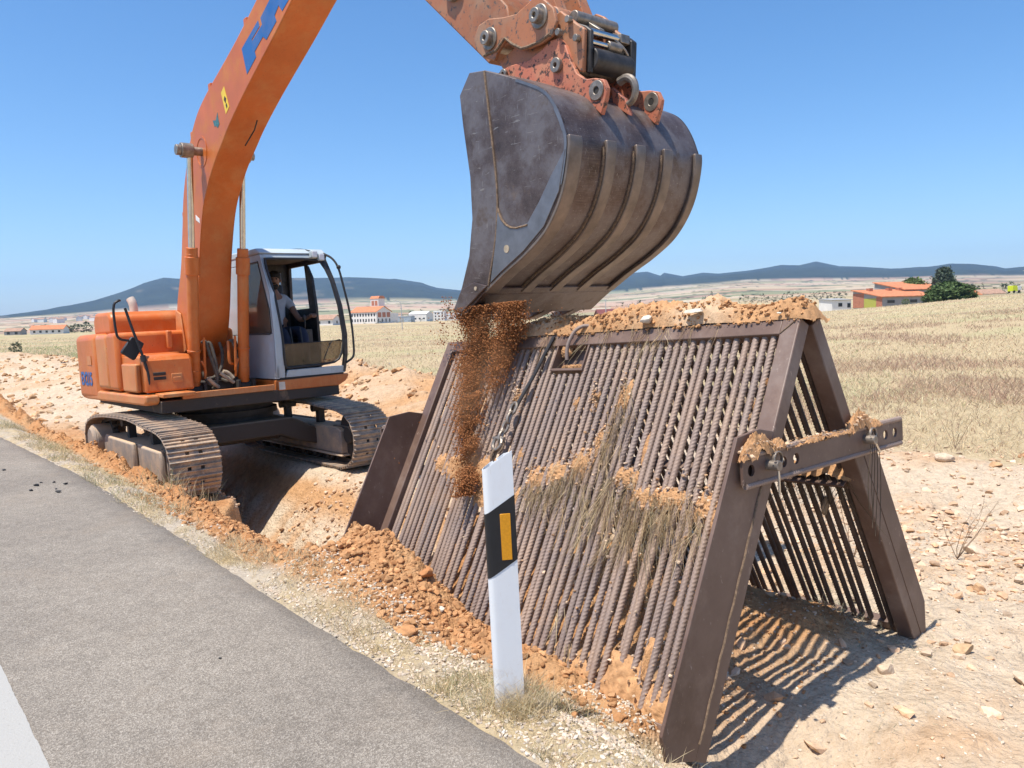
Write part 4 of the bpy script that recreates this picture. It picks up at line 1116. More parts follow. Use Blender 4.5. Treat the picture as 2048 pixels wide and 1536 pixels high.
lower = [p for p in back if p[1] < 3.02 and p[0] > 7.32]
# wear ribs on the shell
wr = [(-.80, -.69), (-.475, -.385), (-.195, -.105), (.085, .175), (.42, .50)]
for y0, y1 in wr:
    shell("wear_rib", lower[1:], y0, y1, .025, M_bucketrib, .006)
for y0, y1 in wr[1:4]:
    shell("soil_line", lower[2:-2], y0-.016, y0-.001, .012, M_weld)
# toe plate across the shell near the lip
toe = [p for p in back if p[0] < 7.42]
shell("toe_plate", toe, bw0+.0, bw1, .018, M_bucket, .004)
# raised side wear plate, cutter strip seam and weld
ys = bw0-.008
MB().prism([(7.45, 2.193), (7.565, 2.256), (7.808, 2.372), (8.015, 2.505), (8.165, 2.70), (8.235, 2.94), (8.10, 2.80), (7.98, 2.66), (7.862, 2.545), (7.717, 2.53), (7.625, 2.575), (7.572, 2.679), (7.53, 2.46)], 'y', ys, bw0+.001).build("side_wear_plate", M_polished, bk, bevel=.003)
MB().prism([(7.02, 2.03), (7.12, 2.006), (7.425, 2.176), (7.28, 2.21), (7.13, 2.17)], 'y', ys-.012, ys).build("side_cutter", M_bucket, bk, bevel=.01)
g = MB(); g.tube([(x, bw0-.003, z) for x, z in [(7.507, 3.585), (7.546, 3.16), (7.574, 2.856), (7.569, 2.679), (7.528, 2.464), (7.423, 2.178)]], .008, 6, smooth=1); g.build("weld_seam", M_weld, bk)
g = MB(); g.tube([(x, bw0-.006, z) for x, z in [(7.569, 2.679), (7.615, 2.577), (7.717, 2.524), (7.862, 2.532)]], .008, 6, smooth=1); g.build("weld_seam", M_weld, bk)
MB().cyl((7.643, ys-.003, 2.403), (7.643, ys+.002, 2.403), .026, n=24).build("bolt_hole", M_tube, bk)
MB().cyl((7.30, ys-.016, 2.165), (7.30, ys-.01, 2.165), .014, n=16).build("bolt_hole", M_tube, bk)
rim = [p for p in back if 2.70 < p[1] < 3.46 and p[0] > 7.6]
ri = [(p[0] - .022*(1 if p[1] < 3.2 else .6), p[1] - (.0 if p[1] < 3.05 else .013)) for p in rim]
MB().prism(rim + ri[::-1], 'y', bw0-.004, bw0+.001).build("side_rim", M_polished, bk)
# lip and teeth
g = MB(); g.prism([(7.00, 2.02), (7.11, 1.985), (7.36, 2.12), (7.33, 2.15), (7.12, 2.03)], 'y', bw0+.02, bw1-.02); g.build("lip", M_bucket, bk, bevel=.006)
for yc in (-.62, -.30, 0.0, .32):
    g = MB(); g.prism([(7.20, 2.06), (7.14, 1.985), (6.96, 1.93), (6.86, 1.945), (6.98, 2.02), (7.10, 2.075)], 'y', yc-.055, yc+.055); g.build("tooth", M_bucket, bk, bevel=.012)
# mounting ears and lifting lugs
ear = [(7.21, 3.715), (7.334, 3.729), (7.529, 3.71), (7.66, 3.735), (7.76, 3.775), (7.846, 3.765), (7.902, 3.70), (7.941, 3.592), (7.991, 3.501), (8.065, 3.443), (8.15, 3.428), (8.222, 3.402), (8.25, 3.342), (8.236, 3.286), (8.19, 3.19), (8.08, 3.30), (7.95, 3.38), (7.70, 3.485), (7.50, 3.57), (7.30, 3.60), (7.20, 3.62)]
for y0, y1 in ((-.43, -.395), (.10, .135)):
    e = MB().prism(ear, 'y', y0, y1).build("mounting_ear", M_salmon, bk, bevel=.006)
    yo = y0 if y0 < 0 else y1; dy = -.03 if y0 < 0 else .03
    g = MB(); g.ring((7.824, yo, 3.594), (7.824, yo+dy, 3.594), .048, .016, n=28); g.build("ear_pin", M_rustpin, e, bevel=.004)
    g = MB(); g.ring((7.288, yo+dy*.2, 3.68), (7.288, yo+dy, 3.68), .036, .012, n=20); g.build("ear_pin", M_rustpin, e, bevel=.004)
    g = MB(); g.ring((8.162, yo+dy*.3, 3.348), (8.162, y0-.004 if y0 > 0 else y1+.004, 3.348), .062, .024, n=24); g.build("lug_eye", M_rustpin, e, bevel=.003)
    MB().cyl((8.162, y0-.0015, 3.348), (8.162, y1+.0015, 3.348), .0235, n=20).build("eye_hole", M_dark, e)
g = MB(); g.cyl((7.288, -.41, 3.68), (7.288, .115, 3.68), .034, n=20); g.cyl((7.824, -.41, 3.594), (7.824, .115, 3.594), .034, n=20); g.build("ear_crossbar", M_rustpin, bk)
g = MB(); hp = [(8.10, 3.46), (8.165, 3.475), (8.22, 3.44), (8.238, 3.38), (8.215, 3.315), (8.155, 3.295), (8.085, 3.33), (8.04, 3.385)]
g.tube([(x, -.14, z) for x, z in hp], .030, 10, smooth=2, taper=.016); g.build("lifting_hook", M_rustpin, bk)
g = MB(); g.prism([(8.04, 3.44), (8.16, 3.33), (8.19, 3.22), (8.05, 3.32)], 'y', -.16, -.12); g.build("hook_plate", M_salmon, bk, bevel=.004)
# soil still inside the tipped bucket
V, F = [], []
ny, nx = 60, 14
yy = np.linspace(bw0+.03, bw1-.03, ny)
for i, y in enumerate(yy):
    for j in range(nx):
        t = j/(nx-1); x = 7.06+.42*t; z = 2.03+.26*t + .03*fbm(np.array([x*9]), np.array([y*9]), 4, 4)[0]*3*(t > 0) + .05*math.sin(t*3.1)
        V.append((x, y, z))
for i in range(ny-1):
    for j in range(nx-1): F.append((i*nx+j, i*nx+j+1, (i+1)*nx+j+1, (i+1)*nx+j))
npmesh("soil_load", V, F, M_soil, bk, colors=np.tile([[.33, .13, .05]], (len(V), 1)), smooth=True)

# ---- operator, seated facing the camera's right
op = empty("person", EX_M @ Matrix.Translation((-.2, 1.0, 1.80)) @ Matrix.Scale(1.10, 4) @ Matrix.Translation((.2, -1.0, -1.80)))
tag(op, "bearded man in a pale t-shirt and dark trousers at the controls in the cab", "person")
M_skin = simple("skin", (.32, .17, .11), rough=.55, var=.12, scale=9, bump=0)
M_hair = simple("dark_hair", (.018, .013, .010), rough=.7, var=.3, scale=30)
M_shirt = simple("pale_blue_cotton", (.50, .54, .60), rough=.9, var=.1, scale=7, bump=.2, bdist=.006)
M_trouser = simple("navy_cotton", (.02, .025, .05), rough=.9, var=.2, scale=9)
def skin_mesh(name, joints, edges, mat, parent, root=0, sub=2):
    me = bpy.data.meshes.new(name); me.from_pydata([j[:3] for j in joints], edges, []); me.update()
    o = link(bpy.data.objects.new(name, me), parent)
    sk = o.modifiers.new("skin", 'SKIN'); sk.use_smooth_shade = True
    lay = me.skin_vertices[0] if me.skin_vertices else None
    if lay is None:
        bm = bmesh.new(); bm.from_mesh(me); bm.verts.layers.skin.verify(); bm.to_mesh(me); bm.free(); lay = me.skin_vertices[0]
    for i, j in enumerate(joints):
        r = j[3] if hasattr(j[3], '__len__') else (j[3], j[3])
        lay.data[i].radius = r; lay.data[i].use_root = (i == root)
    s = o.modifiers.new("subdivision", 'SUBSURF'); s.levels = sub; s.render_levels = sub
    me.materials.append(mat)
    return o
PX, PY = -.20, 1.0
# body: pelvis, spine, neck, arms, legs, fingers in one skeleton
J = [(PX-.10, PY, 1.90, .125), (PX-.09, PY, 2.10, .13), (PX-.09, PY+.0, 2.30, .135), (PX-.08, PY, 2.42, .09), (PX-.05, PY, 2.50, .052), (PX-.03, PY, 2.56, .05)]
Ed = [(0, 1), (1, 2), (2, 3), (3, 4), (4, 5)]
def chain(start, pts):
    prev = start
    for p in pts:
        J.append(p); Ed.append((prev, len(J)-1)); prev = len(J)-1
    return prev
for s in (-1, 1):
    hx = PX+.42; hy = PY + s*.33
    wr_ = chain(3, [(PX-.08, PY+s*.15, 2.40, .062), (PX-.05, PY+s*.215, 2.34, .053), (PX+.06, PY+s*.26, 2.16, .044), (PX+.13, PY+s*.28, 2.09, .04), (PX+.32, hy, 2.13, .028)])
    palm = chain(wr_, [(hx-.03, hy, 2.155, (.034, .018))])
    for f, (oy, ln) in enumerate(((-.03, .07), (-.01, .08), (.01, .075), (.03, .06))):
        chain(palm, [(hx+.02, hy+oy, 2.165, .0095), (hx+.02+ln*.45, hy+oy, 2.15, .009), (hx+.02+ln*.5, hy+oy*.9, 2.15-ln*.5, .008)])
    chain(palm, [(hx-.02, hy-s*.035, 2.15, .011), (hx+.01, hy-s*.045, 2.13, .010)])
    kn = chain(0, [(PX-.02, PY+s*.10, 1.90, .095), (PX+.42, PY+s*.14, 1.93, .072), (PX+.48, PY+s*.14, 1.86, .068)])
    an = chain(kn, [(PX+.52, PY+s*.13, 1.62, .06), (PX+.56, PY+s*.12, 1.40, .042), (PX+.70, PY+s*.13, 1.375, .038)])
skin_mesh("body", J, Ed, M_skin, op)
# head with face, turned to the man's right
_hp = Vector((PX-.02, PY, 2.56))
head = empty('head', Matrix.Identity(4), None); head.parent = op; head.matrix_parent_inverse = Matrix.Identity(4)
head.matrix_local = Matrix.Translation(_hp) @ Matrix.Rotation(R(-26), 4, 'Z') @ Matrix.Translation(-_hp)
hd = [(PX-.03, PY, 2.56, .05), (PX+.00, PY, 2.62, (.068, .075)), (PX-.005, PY, 2.68, (.078, .088)), (PX-.015, PY, 2.745, (.074, .086)), (PX-.02, PY, 2.79, (.045, .055))]
skin_mesh("face", hd, [(0, 1), (1, 2), (2, 3), (3, 4)], M_skin, head)
g = MB(); g.prism([(PX+.080, 2.70), (PX+.075, 2.655), (PX+.108, 2.648), (PX+.092, 2.675)], 'y', PY-.014, PY+.014); g.build("nose", M_skin, head, bevel=.006)
for s in (-1, 1):
    MB().sphere((PX+.066, PY+s*.03, 2.692), .012, 10).build("eye", M_hair, head)
    MB().sphere((PX-.01, PY+s*.085, 2.665), .024, 10, (.8, .35, 1.3)).build("ear", M_skin, head)
    MB().box((PX+.068, PY+s*.03-.02, 2.712), (PX+.082, PY+s*.03+.02, 2.72)).build("eyebrow", M_hair, head)
g = MB(); g.sphere((PX-.025, PY, 2.735), .098, 18, (1.0, .95, .85)); g.sphere((PX-.05, PY, 2.69), .085, 14, (.9, 1.02, 1)); g.build("hair", M_hair, head)
g = MB(); g.sphere((PX+.045, PY, 2.585), .052, 14, (.75, 1.05, .85)); g.sphere((PX+.078, PY, 2.632), .024, 10, (.5, 1.4, .4)); g.build("beard", M_hair, head)
MB().box((PX+.088, PY-.02, 2.612), (PX+.094, PY+.02, 2.619)).build("mouth", M_skin, head, bevel=.002)
sj = [(PX-.10, PY, 1.93, .145), (PX-.09, PY, 2.10, .148), (PX-.09, PY, 2.30, .152), (PX-.08, PY, 2.43, .10), (PX-.06, PY, 2.485, .062)]
se = [(0, 1), (1, 2), (2, 3), (3, 4)]
for s in (-1, 1):
    b = len(sj); sj += [(PX-.08, PY+s*.15, 2.40, .078), (PX-.05, PY+s*.22, 2.335, .068), (PX+.0, PY+s*.245, 2.25, .062)]; se += [(3, b), (b, b+1), (b+1, b+2)]
skin_mesh("shirt", sj, se, M_shirt, op)
tj = [(PX-.10, PY, 1.90, .140)]; te = []
for s in (-1, 1):
    b = len(tj); tj += [(PX-.02, PY+s*.10, 1.90, .108), (PX+.42, PY+s*.14, 1.93, .085), (PX+.49, PY+s*.14, 1.86, .08), (PX+.52, PY+s*.13, 1.62, .072), (PX+.56, PY+s*.12, 1.44, .065)]
    te += [(0, b), (b, b+1), (b+1, b+2), (b+2, b+3), (b+3, b+4)]
skin_mesh("trousers", tj, te, M_trouser, op)
for s in (-1, 1):
    MB().prism([(PX+.48, 1.345), (PX+.74, 1.345), (PX+.76, 1.385), (PX+.66, 1.42), (PX+.52, 1.44), (PX+.48, 1.42)], 'y', PY+s*.125-.045, PY+s*.125+.045).build("shoe", M_black, op, bevel=.015)
# ------------------------------------------------------------------ loose soil, stones, straw
def icos(sub):
    bm = bmesh.new(); bmesh.ops.create_icosphere(bm, subdivisions=sub, radius=1.0)
    V = np.array([v.co for v in bm.verts]); F = np.array([[v.index for v in f.verts] for f in bm.faces]); bm.free(); return V, F
ICO1, ICO2, ICO3 = icos(1), icos(2), icos(3)
def lump(seed, base, flat=.72, amp=.7, cuts=9):
    """A broken stone or clod: a ball cut by random planes and roughened."""
    r = np.random.default_rng(seed); V, F = base; V = V.copy()
    for _ in range(cuts):
        n = r.normal(size=3); n /= np.linalg.norm(n); d = r.uniform(.38, .75)
        k = V @ n; over = np.maximum(0, k-d); V = V - over[:, None]*n*.9
    nn = r.normal(size=3)*3
    V = V*(1+amp*.35*(fbm(V[:, 0]*2+nn[0], V[:, 1]*2+V[:, 2]*1.7+nn[1], seed % 97, 3))[:, None])
    V = V*np.array([1, r.uniform(.7, 1), flat*r.uniform(.8, 1.1)]); return V, F
def scatter(name, P, S, base, mat, cols, seed, nproto=7, sink=.35, label=None, flat=.72):
    r = np.random.default_rng(seed); n = len(P)
    pr = [lump(seed*10+i, base, flat) for i in range(nproto)]
    nv = len(base[0]); which = r.integers(0, nproto, n); ang = r.uniform(0, 6.283, n)
    A = np.stack([p[0] for p in pr])[which]
    c, s = np.cos(ang)[:, None], np.sin(ang)[:, None]
    tx = r.normal(0, .25, n)[:, None]
    x = A[..., 0]*c-A[..., 1]*s; y = A[..., 0]*s+A[..., 1]*c; z = A[..., 2]+tx*A[..., 0]
    V = np.stack([x, y, z], -1)*S[:, None, None] + P[:, None, :]
    V[..., 2] += (S*(.5-sink))[:, None]*.9
    F = (base[1][None]+(np.arange(n)*nv)[:, None, None]).reshape(-1, 3)
    C = np.repeat(cols, nv, 0)
    o = npmesh(name, V.reshape(-1, 3), F, mat, colors=C, smooth=False)
    return tag(o, kind="stuff")
def pts_on(n, la0, la1, al0, al1, seed, keep=None):
    r = np.random.default_rng(seed); lat = r.uniform(la0, la1, n); al = r.uniform(al0, al1, n)
    x, y = xy_of(lat, al)
    if keep is not None:
        m = keep(lat, al, r); x, y = x[m], y[m]
    return np.stack([x, y, terrain(x, y)], 1)
def ccol(n, seed, a, b, j=.16):
    r = np.random.default_rng(seed); t = r.uniform(0, 1, (n, 1))
    return np.clip((np.array(a)*(1-t)+np.array(b)*t)*(1+r.normal(0, j, (n, 1))), .01, .9)
def sizes(n, seed, lo, hi, p=3.0): return lo+(hi-lo)*np.random.default_rng(seed).uniform(0, 1, n)**p
S_OR, S_OR2, S_PA, S_WH = (.49, .275, .135), (.43, .215, .095), (.57, .44, .32), (.55, .49, .41)
# orange clods on the windrow and the toe of the screen
P = np.vstack([pts_on(3000, 2.22, 3.0, 2.2, 4.8, 1), pts_on(5200, 1.98, 2.95, 4.2, 8.2, 201), pts_on(4600, 2.2, 2.9, 7.5, 16, 2), pts_on(2200, 2.4, 3.0, 16, 30, 3)])
scatter("soil_clods", P, sizes(len(P), 4, .003, .038, 6.0), ICO2, M_soil, ccol(len(P), 5, S_OR, S_OR2), 21)
P = pts_on(4200, 2.05, 2.75, 3.2, 5.2, 6)
scatter("soil_clods", P, sizes(len(P), 7, .003, .034, 6), ICO2, M_soil, ccol(len(P), 8, S_OR, S_OR2), 22)
P = pts_on(2500, 3.0, 4.6, 2.0, 5.0, 61)
scatter("soil_clods", P, sizes(len(P), 62, .003, .022, 3), ICO1, M_soil, ccol(len(P), 63, S_OR, S_OR2), 29)
# pale rubble right of and behind the screen
def kr(lat, al, r): return r.uniform(0, 1, len(lat)) < np.clip(1.25-.055*np.hypot(lat-3.5, al-1.5), .1, 1)
P = pts_on(12000, 3.1, 12.4, -3.5, 9.0, 9, kr)
scatter("rubble", P, sizes(len(P), 10, .006, .070, 6.0), ICO1, M_stone, ccol(len(P), 11, S_PA, (.56, .36, .22)), 23, flat=.55)
P = pts_on(1600, 5.6, 8.4, 1.0, 4.2, 111)
scatter("rubble", P, sizes(len(P), 112, .010, .055, 2.6), ICO2, M_stone, ccol(len(P), 113, S_PA, (.54, .33, .19)), 28, flat=.5)
P = pts_on(9000, 3.1, 8.0, -1.5, 3.5, 12)
scatter("gravel", P, sizes(len(P), 13, .003, .015, 2), ICO1, M_stone, ccol(len(P), 14, S_WH, S_PA), 24, flat=.5)
# rock fragments on the trench wall, heaps behind the machine
P = pts_on(2600, 3.4, 5.1, 5.4, 10, 15)
scatter("rubble", P, sizes(len(P), 16, .005, .05, 4), ICO2, M_stone, ccol(len(P), 17, S_PA, S_OR), 25)
P = np.vstack([pts_on(5200, 2.6, 11, 15, 42, 18), pts_on(2400, 6.3, 12.5, 8.5, 26, 19)])
scatter("rubble", P, sizes(len(P), 20, .010, .13, 5.5), ICO2, M_stone, ccol(len(P), 21, (.55, .38, .23), S_OR), 26)
# white gravel on the verge
P = np.vstack([pts_on(7500, 1.79, 2.30, 1.6, 4.6, 22), pts_on(2600, 1.80, 2.15, 4.6, 14, 23), pts_on(5000, 2.15, 2.75, 1.0, 2.6, 122)])
scatter("gravel", P, sizes(len(P), 24, .002, .017, 2.6), ICO1, M_stone, ccol(len(P), 25, S_WH, S_PA), 27)
# black crumbs of asphalt on the road
r_ = np.random.default_rng(3)
L_ = np.array([1.45, 1.55, 1.38, 1.62, 1.50, 1.30, 1.28, 1.1, 1.48, 1.25]); A_ = np.array([9.4, 9.3, 9.25, 9.1, 8.9, 9.0, 10.6, 12.0, 8.7, 3.7])
x, y = xy_of(L_, A_); P = np.stack([x, y, 0*x+.002], 1)
for k in range(len(P)):
    V, F = lump(300+k, ICO2, .5); sc = r_.uniform(.018, .04) if k < 9 else .012
    o = npmesh("asphalt_crumb", V*sc, F, M_black, colors=np.full((len(V), 3), .02)); o.location = (*P[k][:2], sc*.3)
    tag(o, "small black crumb of asphalt lying loose on the grey road", "asphalt crumb", "black crumbs on the road")
# larger single stones
def stone(lat, al, s, label, col=S_PA, flat=.7, seed=0, sink=.25, group=None, name="stone"):
    V, F = lump(500+seed, ICO3, flat); x, y = xy_of(np.array([lat]), np.array([al])); z = terrain(x, y)[0]
    C = np.tile(col, (len(V), 1))*(1+.25*fbm(V[:, 0]*3, V[:, 1]*3+V[:, 2]*2, seed, 4))[:, None]
    o = npmesh(name, V*s, F, M_stone, colors=C, smooth=False); o.location = (x[0], y[0], z+s*flat*(.6-sink)); o.rotation_euler = (0, 0, seed*1.7)
    return tag(o, label, "stone", group)
stone(4.17, 1.83, .060, "flat pale stone at the foot of the screen's far leg", seed=1)
stone(4.72, 1.63, .062, "tan wedge-shaped stone lying alone right of the screen's far leg", (.50, .34, .2), seed=2)
stone(4.54, 1.25, .13, "broad flat pale slab of rock at the right edge of the picture", flat=.35, seed=3)
stone(6.66, 2.27, .075, "long low stone in the small cluster right of the screen", (.5, .33, .2), flat=.45, seed=4)
stone(6.93, 2.33, .095, "biggest rounded stone in the small cluster right of the screen", seed=5)
stone(6.50, 2.12, .07, "flat square stone lowest in the small cluster right of the screen", (.52, .35, .22), flat=.5, seed=6)
stone(10.77, 3.42, .08, "round stone on the smooth orange bank below the dry grass", (.5, .31, .17), seed=7)
stone(10.6, 3.95, .15, "large pale stone half sunk atop the rubble bank by the cross bar", flat=.6, seed=8)
stone(12.0, 3.45, .10, "reddish stone at the right edge by the dry grass", (.45, .25, .13), seed=9)
stone(2.52, 3.80, .060, "reddish clod resting on the soil left of the marker post, against the bars", (.42, .19, .08), seed=10, sink=-.2, name="clod")
stone(2.44, 3.56, .036, "small white stone on the soil just left of the marker post", (.62, .54, .44), seed=11)
stone(2.10, 3.36, .075, "flat orange clod at the lower edge of the soil by the verge grass", (.47, .24, .11), flat=.4, seed=12, name="clod")
stone(2.38, 5.15, .06, "reddish clod casting a shadow on the verge before the trench", (.42, .19, .08), seed=13, name="clod")
stone(5.85, 1.95, .055, "pair-less angular stone between the stone cluster and the screen's far leg", (.52, .33, .19), seed=14)

# ---- soil lying along the ridge of the screen
hu = np.array([.50, .60, .79, 1.0, 1.25, 1.45, 1.70, 1.86, 2.05, 2.16, 2.30, 2.43, 2.55, 2.70, 2.80, 2.88, 2.94, 2.985, 3.03])
hz = np.array([.0, .055, .095, .115, .135, .11, .128, .142, .150, .128, .132, .155, .100, .082, .095, .108, .110, .075, -.03])
nu, nyy = 420, 44
U = np.linspace(.48, 3.02, nu); Y = np.linspace(-.008, .190, nyy)
UU, YY = np.meshgrid(U, Y, indexing='ij')
prof_ = np.interp(UU, hu, hz)*(1+.25*fbm(UU*7, UU*0, 5, 4)); sh = np.clip(1-np.abs((YY-.09)/.099)**2.4, 0, 1)
ZZ = prof_*sh**.62 + (.07*fbm(UU*13, YY*13, 8, 5) + .05*fbm(UU*38, YY*38, 9, 4))*np.clip(sh*2.2, 0, 1)**.8 - .012
V = np.stack([UU, YY, ZZ], -1).reshape(-1, 3)
i = (np.arange(nu-1)[:, None]*nyy+np.arange(nyy-1)[None]); F = np.stack([i, i+nyy, i+nyy+1, i+1], -1).reshape(-1, 4)
cc = np.array(S_OR)*(1+.35*fbm(UU*3, YY*9, 15, 4)[..., None]); pm = sstep(fbm(UU*2.1, YY*5, 17, 4), .02, .22)[..., None]; cc = cc*(1-pm)+np.array((.58, .40, .25))*pm
hp_ = npmesh("soil_heap", V, F, M_soil, colors=cc.reshape(-1, 3), smooth=True); hp_.matrix_world = S_M
tag(hp_, "long heap of loose orange soil lying along the top of the screen", "soil heap")
def ridge_stone(u, y, z, s, label, seed, sc=(1, 1, 1)):
    V, F = lump(600+seed, ICO3, .6)
    o = npmesh("stone", V*s*np.array(sc), F, M_stone, colors=np.tile((.62, .55, .45), (len(V), 1))*(1+.25*fbm(V[:, 0]*3, V[:, 1]*3+V[:, 2], seed, 4))[:, None])
    o.location = S_M @ Vector((u, y, z)); o.rotation_euler = (0, 0, -.87); tag(o, label, "stone")
ridge_stone(2.02, -.02, .055, .050, "ragged white stone with roots on the soil heap atop the screen", 1, (1.2, .8, .9))
ridge_stone(2.36, -.02, .075, .046, "smooth oblong white stone on the soil heap atop the screen", 2, (1.7, .8, .7))
ridge_stone(2.86, -.01, .03, .013, "pea-sized white stone by the screen's open top corner", 3)
# clods on the heap
r = np.random.default_rng(77); n = 3200
u = r.uniform(.55, 2.98, n); y = r.uniform(-.02, .2, n)
z = np.interp(u, hu, hz)*np.clip(1-np.abs((y-.09)/.10)**2.4, 0, 1)**.62 - .01
W3 = np.array(S_M.to_3x3()); PW = np.stack([u, y, z], 1) @ W3.T + np.array(S_M.translation)
scatter("soil_clods", PW, sizes(n, 78, .002, .020, 3.4), ICO1, M_soil, ccol(n, 79, S_OR, S_OR2), 31)

# ---- soil stuck on the bars and cross bars
pv, pf, pc = [], [], []
def patch(fn, cu, cv, ru, rv, h, seed):
    k = 44; a = np.linspace(-1, 1, k); A, B = np.meshgrid(a, a, indexing='ij')
    rr = np.hypot(A, B)*(1+.55*fbm(A*2.2+seed*3.1, B*2.2-seed, seed, 3))
    H = h*np.clip(1-rr**2, -.25, 1)*(1+.6*fbm(A*6+seed, B*6, seed+1, 3)) + .022*fbm(A*6, B*6, seed, 4) + .020*fbm(A*17, B*17, seed+5, 3)
    b = sum(len(x) for x in pv)
    P3 = np.array([fn(cu+ru*p, cv+rv*q, hh) for p, q, hh in zip(A.ravel(), B.ravel(), H.ravel())])
    i = (np.arange(k-1)[:, None]*k+np.arange(k-1)[None]); f = np.stack([i, i+k, i+k+1, i+1], -1).reshape(-1, 4)
    ok = (rr.ravel()[f].min(1) < 1.08)
    pv.append(P3); pf.append(f[ok]+b)
    pc.append(np.clip(np.array(S_OR)*(1+.5*fbm(A.ravel()*4+seed, B.ravel()*4, seed+2, 3))[:, None], .02, .9))
on_panel = lambda u, v, h: fp(u, .034-h*.55, v)
for k, (u, v, ru, rv, h) in enumerate([(1.95, .42, .04, .11, .035), (1.73, .44, .022, .06, .03), (1.57, .47, .02, .05, .03), (1.01, .44, .035, .045, .03), (1.87, .70, .05, .10, .04), (1.77, .85, .09, .10, .05), (1.60, .92, .10, .08, .05), (1.44, .97, .09, .08, .045), (1.23, .84, .025, .07, .03), (2.22, .72, .022, .10, .03), (2.13, .90, .09, .06, .05), (2.31, 1.0, .11, .07, .05), (2.47, .98, .10, .06, .05), (2.68, 1.0, .07, .08, .05), (2.78, .52, .02, .03, .02), (2.82, .45, .018, .03, .02), (2.77, 1.05, .05, .09, .04), (1.29, 1.12, .07, .08, .035), (.84, .99, .20, .13, .05), (.60, .97, .13, .11, .05), (.40, .95, .07, .07, .03), (.98, 1.12, .10, .09, .04), (2.16, 1.98, .10, .12, .06), (2.45, 1.93, .14, .16, .06), (2.70, 1.97, .12, .12, .06), (2.58, 1.76, .035, .10, .05), (1.34, .10, .05, .05, .05), (2.83, .60, .012, .022, .016), (2.85, .33, .012, .02, .015), (1.40, .23, .06, .025, .045), (1.50, .23, .05, .025, .045)]):
    patch(on_panel, u, v, ru, rv, h, 40+k)
on_bar = lambda u, y, h: (W_+.027+u, y, -.606+h)
for k, (y, ry, h) in enumerate([(-.46, .15, .085), (-.30, .07, .05), (.0, .20, .018), (.25, .2, .016), (.50, .14, .095), (.66, .08, .03)]):
    patch(on_bar, -.003, y, .026, ry, h, 90+k)
on_rail = lambda u, y, h: (u, .60+y, -.93+h)
patch(lambda u, y, h: (u, .55+y, -.88+h), 2.70, .06, .22, .07, .09, 101)
pw = []
for k, (u, v, ru, rv) in enumerate([(1.95, .42, .05, .13), (1.73, .44, .03, .08), (1.01, .44, .04, .07), (1.87, .70, .07, .14), (1.77, .85, .12, .12), (1.60, .92, .13, .10), (1.44, .97, .12, .10), (2.13, .90, .10, .08), (2.31, 1.0, .14, .10), (2.47, .98, .12, .10), (2.68, 1.0, .08, .10), (.70, .99, .35, .16), (2.16, 1.98, .14, .14), (2.45, 1.93, .2, .2), (2.70, 1.97, .14, .16), (1.5, 1.2, .6, .5), (1.0, .8, .6, .5), (2.2, 1.4, .5, .4)]):
    rr_ = np.random.default_rng(700+k); n_ = 60
    for _ in range(n_): pw.append(fp(u+rr_.normal(0, ru*.6), .016-abs(rr_.normal(0, .006)), v+rr_.normal(0, rv*.6)))
for yc_, ry_, hh_ in ((-.46, .14, .05), (.0, .4, .012), (.50, .12, .06)):
    rr_ = np.random.default_rng(int(900+yc_*100))
    for _ in range(110): t_ = rr_.uniform(-1, 1); pw.append((W_+.027+rr_.normal(0, .022), yc_+ry_*t_, -.600+hh_*(1-t_*t_)*rr_.uniform(.8, 1.15)))
pw = np.array(pw) @ W3.T + np.array(S_M.translation)
scatter("soil_clods", pw, sizes(len(pw), 701, .003, .017, 2.4), ICO1, M_soil, ccol(len(pw), 702, S_OR, S_PA), 33)
o = npmesh("stuck_soil", np.vstack(pv), np.vstack(pf), M_soil, colors=np.vstack(pc), smooth=True); o.matrix_world = S_M; tag(o, kind="stuff")

# ---- straw: blades as tapering strips
def blades(name, B, D, Hh, Wd, cols, bend, seed):
    """B base points, D unit growing direction, Hh length, Wd width, bend extra direction at the tip."""
    r = np.random.default_rng(seed); n = len(B)
    side = np.cross(D, r.normal(size=(n, 3))); side /= np.linalg.norm(side, axis=1)[:, None]+1e-9
    P = []
    for t, w in ((0, 1), (.45, .8), (.8, .5), (1, .08)):
        c = B + D*(Hh*t)[:, None] + bend*(Hh*t*t)[:, None]
        P += [c - side*(Wd*w*.5)[:, None], c + side*(Wd*w*.5)[:, None]]
    V = np.stack(P, 1).reshape(-1, 3)
    q = np.array([[0, 1, 3, 2], [2, 3, 5, 4], [4, 5, 7, 6]])
    F = (q[None]+(np.arange(n)*8)[:, None, None]).reshape(-1, 4)
    return tag(npmesh(name, V, F, M_grass, colors=np.repeat(cols, 8, 0)), kind="stuff")
def grass_on(name, lat, al, h0, h1, w, seed, pal, lean=.35, wfun=None):
    r = np.random.default_rng(seed); x, y = xy_of(lat, al); n = len(x); z = terrain(x, y)
    D = np.stack([r.normal(0, lean, n), r.normal(0, lean, n), np.ones(n)], 1); D /= np.linalg.norm(D, axis=1)[:, None]
    bend = np.stack([r.normal(0, .35, n), r.normal(0, .35, n), -.1*np.ones(n)], 1)
    H = r.uniform(h0, h1, n)*r.uniform(.6, 1, n); pal = np.array(pal)
    C = pal[r.integers(0, len(pal), n)]*(1+r.normal(0, .15, (n, 1)))
    Wd = w*r.uniform(.6, 1.3, n) if wfun is None else wfun(np.hypot(x, y))*r.uniform(.6, 1.3, n)
    return blades(name, np.stack([x, y, z-.005], 1), D, H, Wd, np.clip(C, .01, .9), bend, seed)
STRAW = [(.70, .57, .35), (.64, .50, .30), (.74, .63, .42), (.52, .41, .25), (.58, .51, .32)]
GREENISH = STRAW + [(.26, .28, .14), (.30, .30, .17)]
r = np.random.default_rng(200)
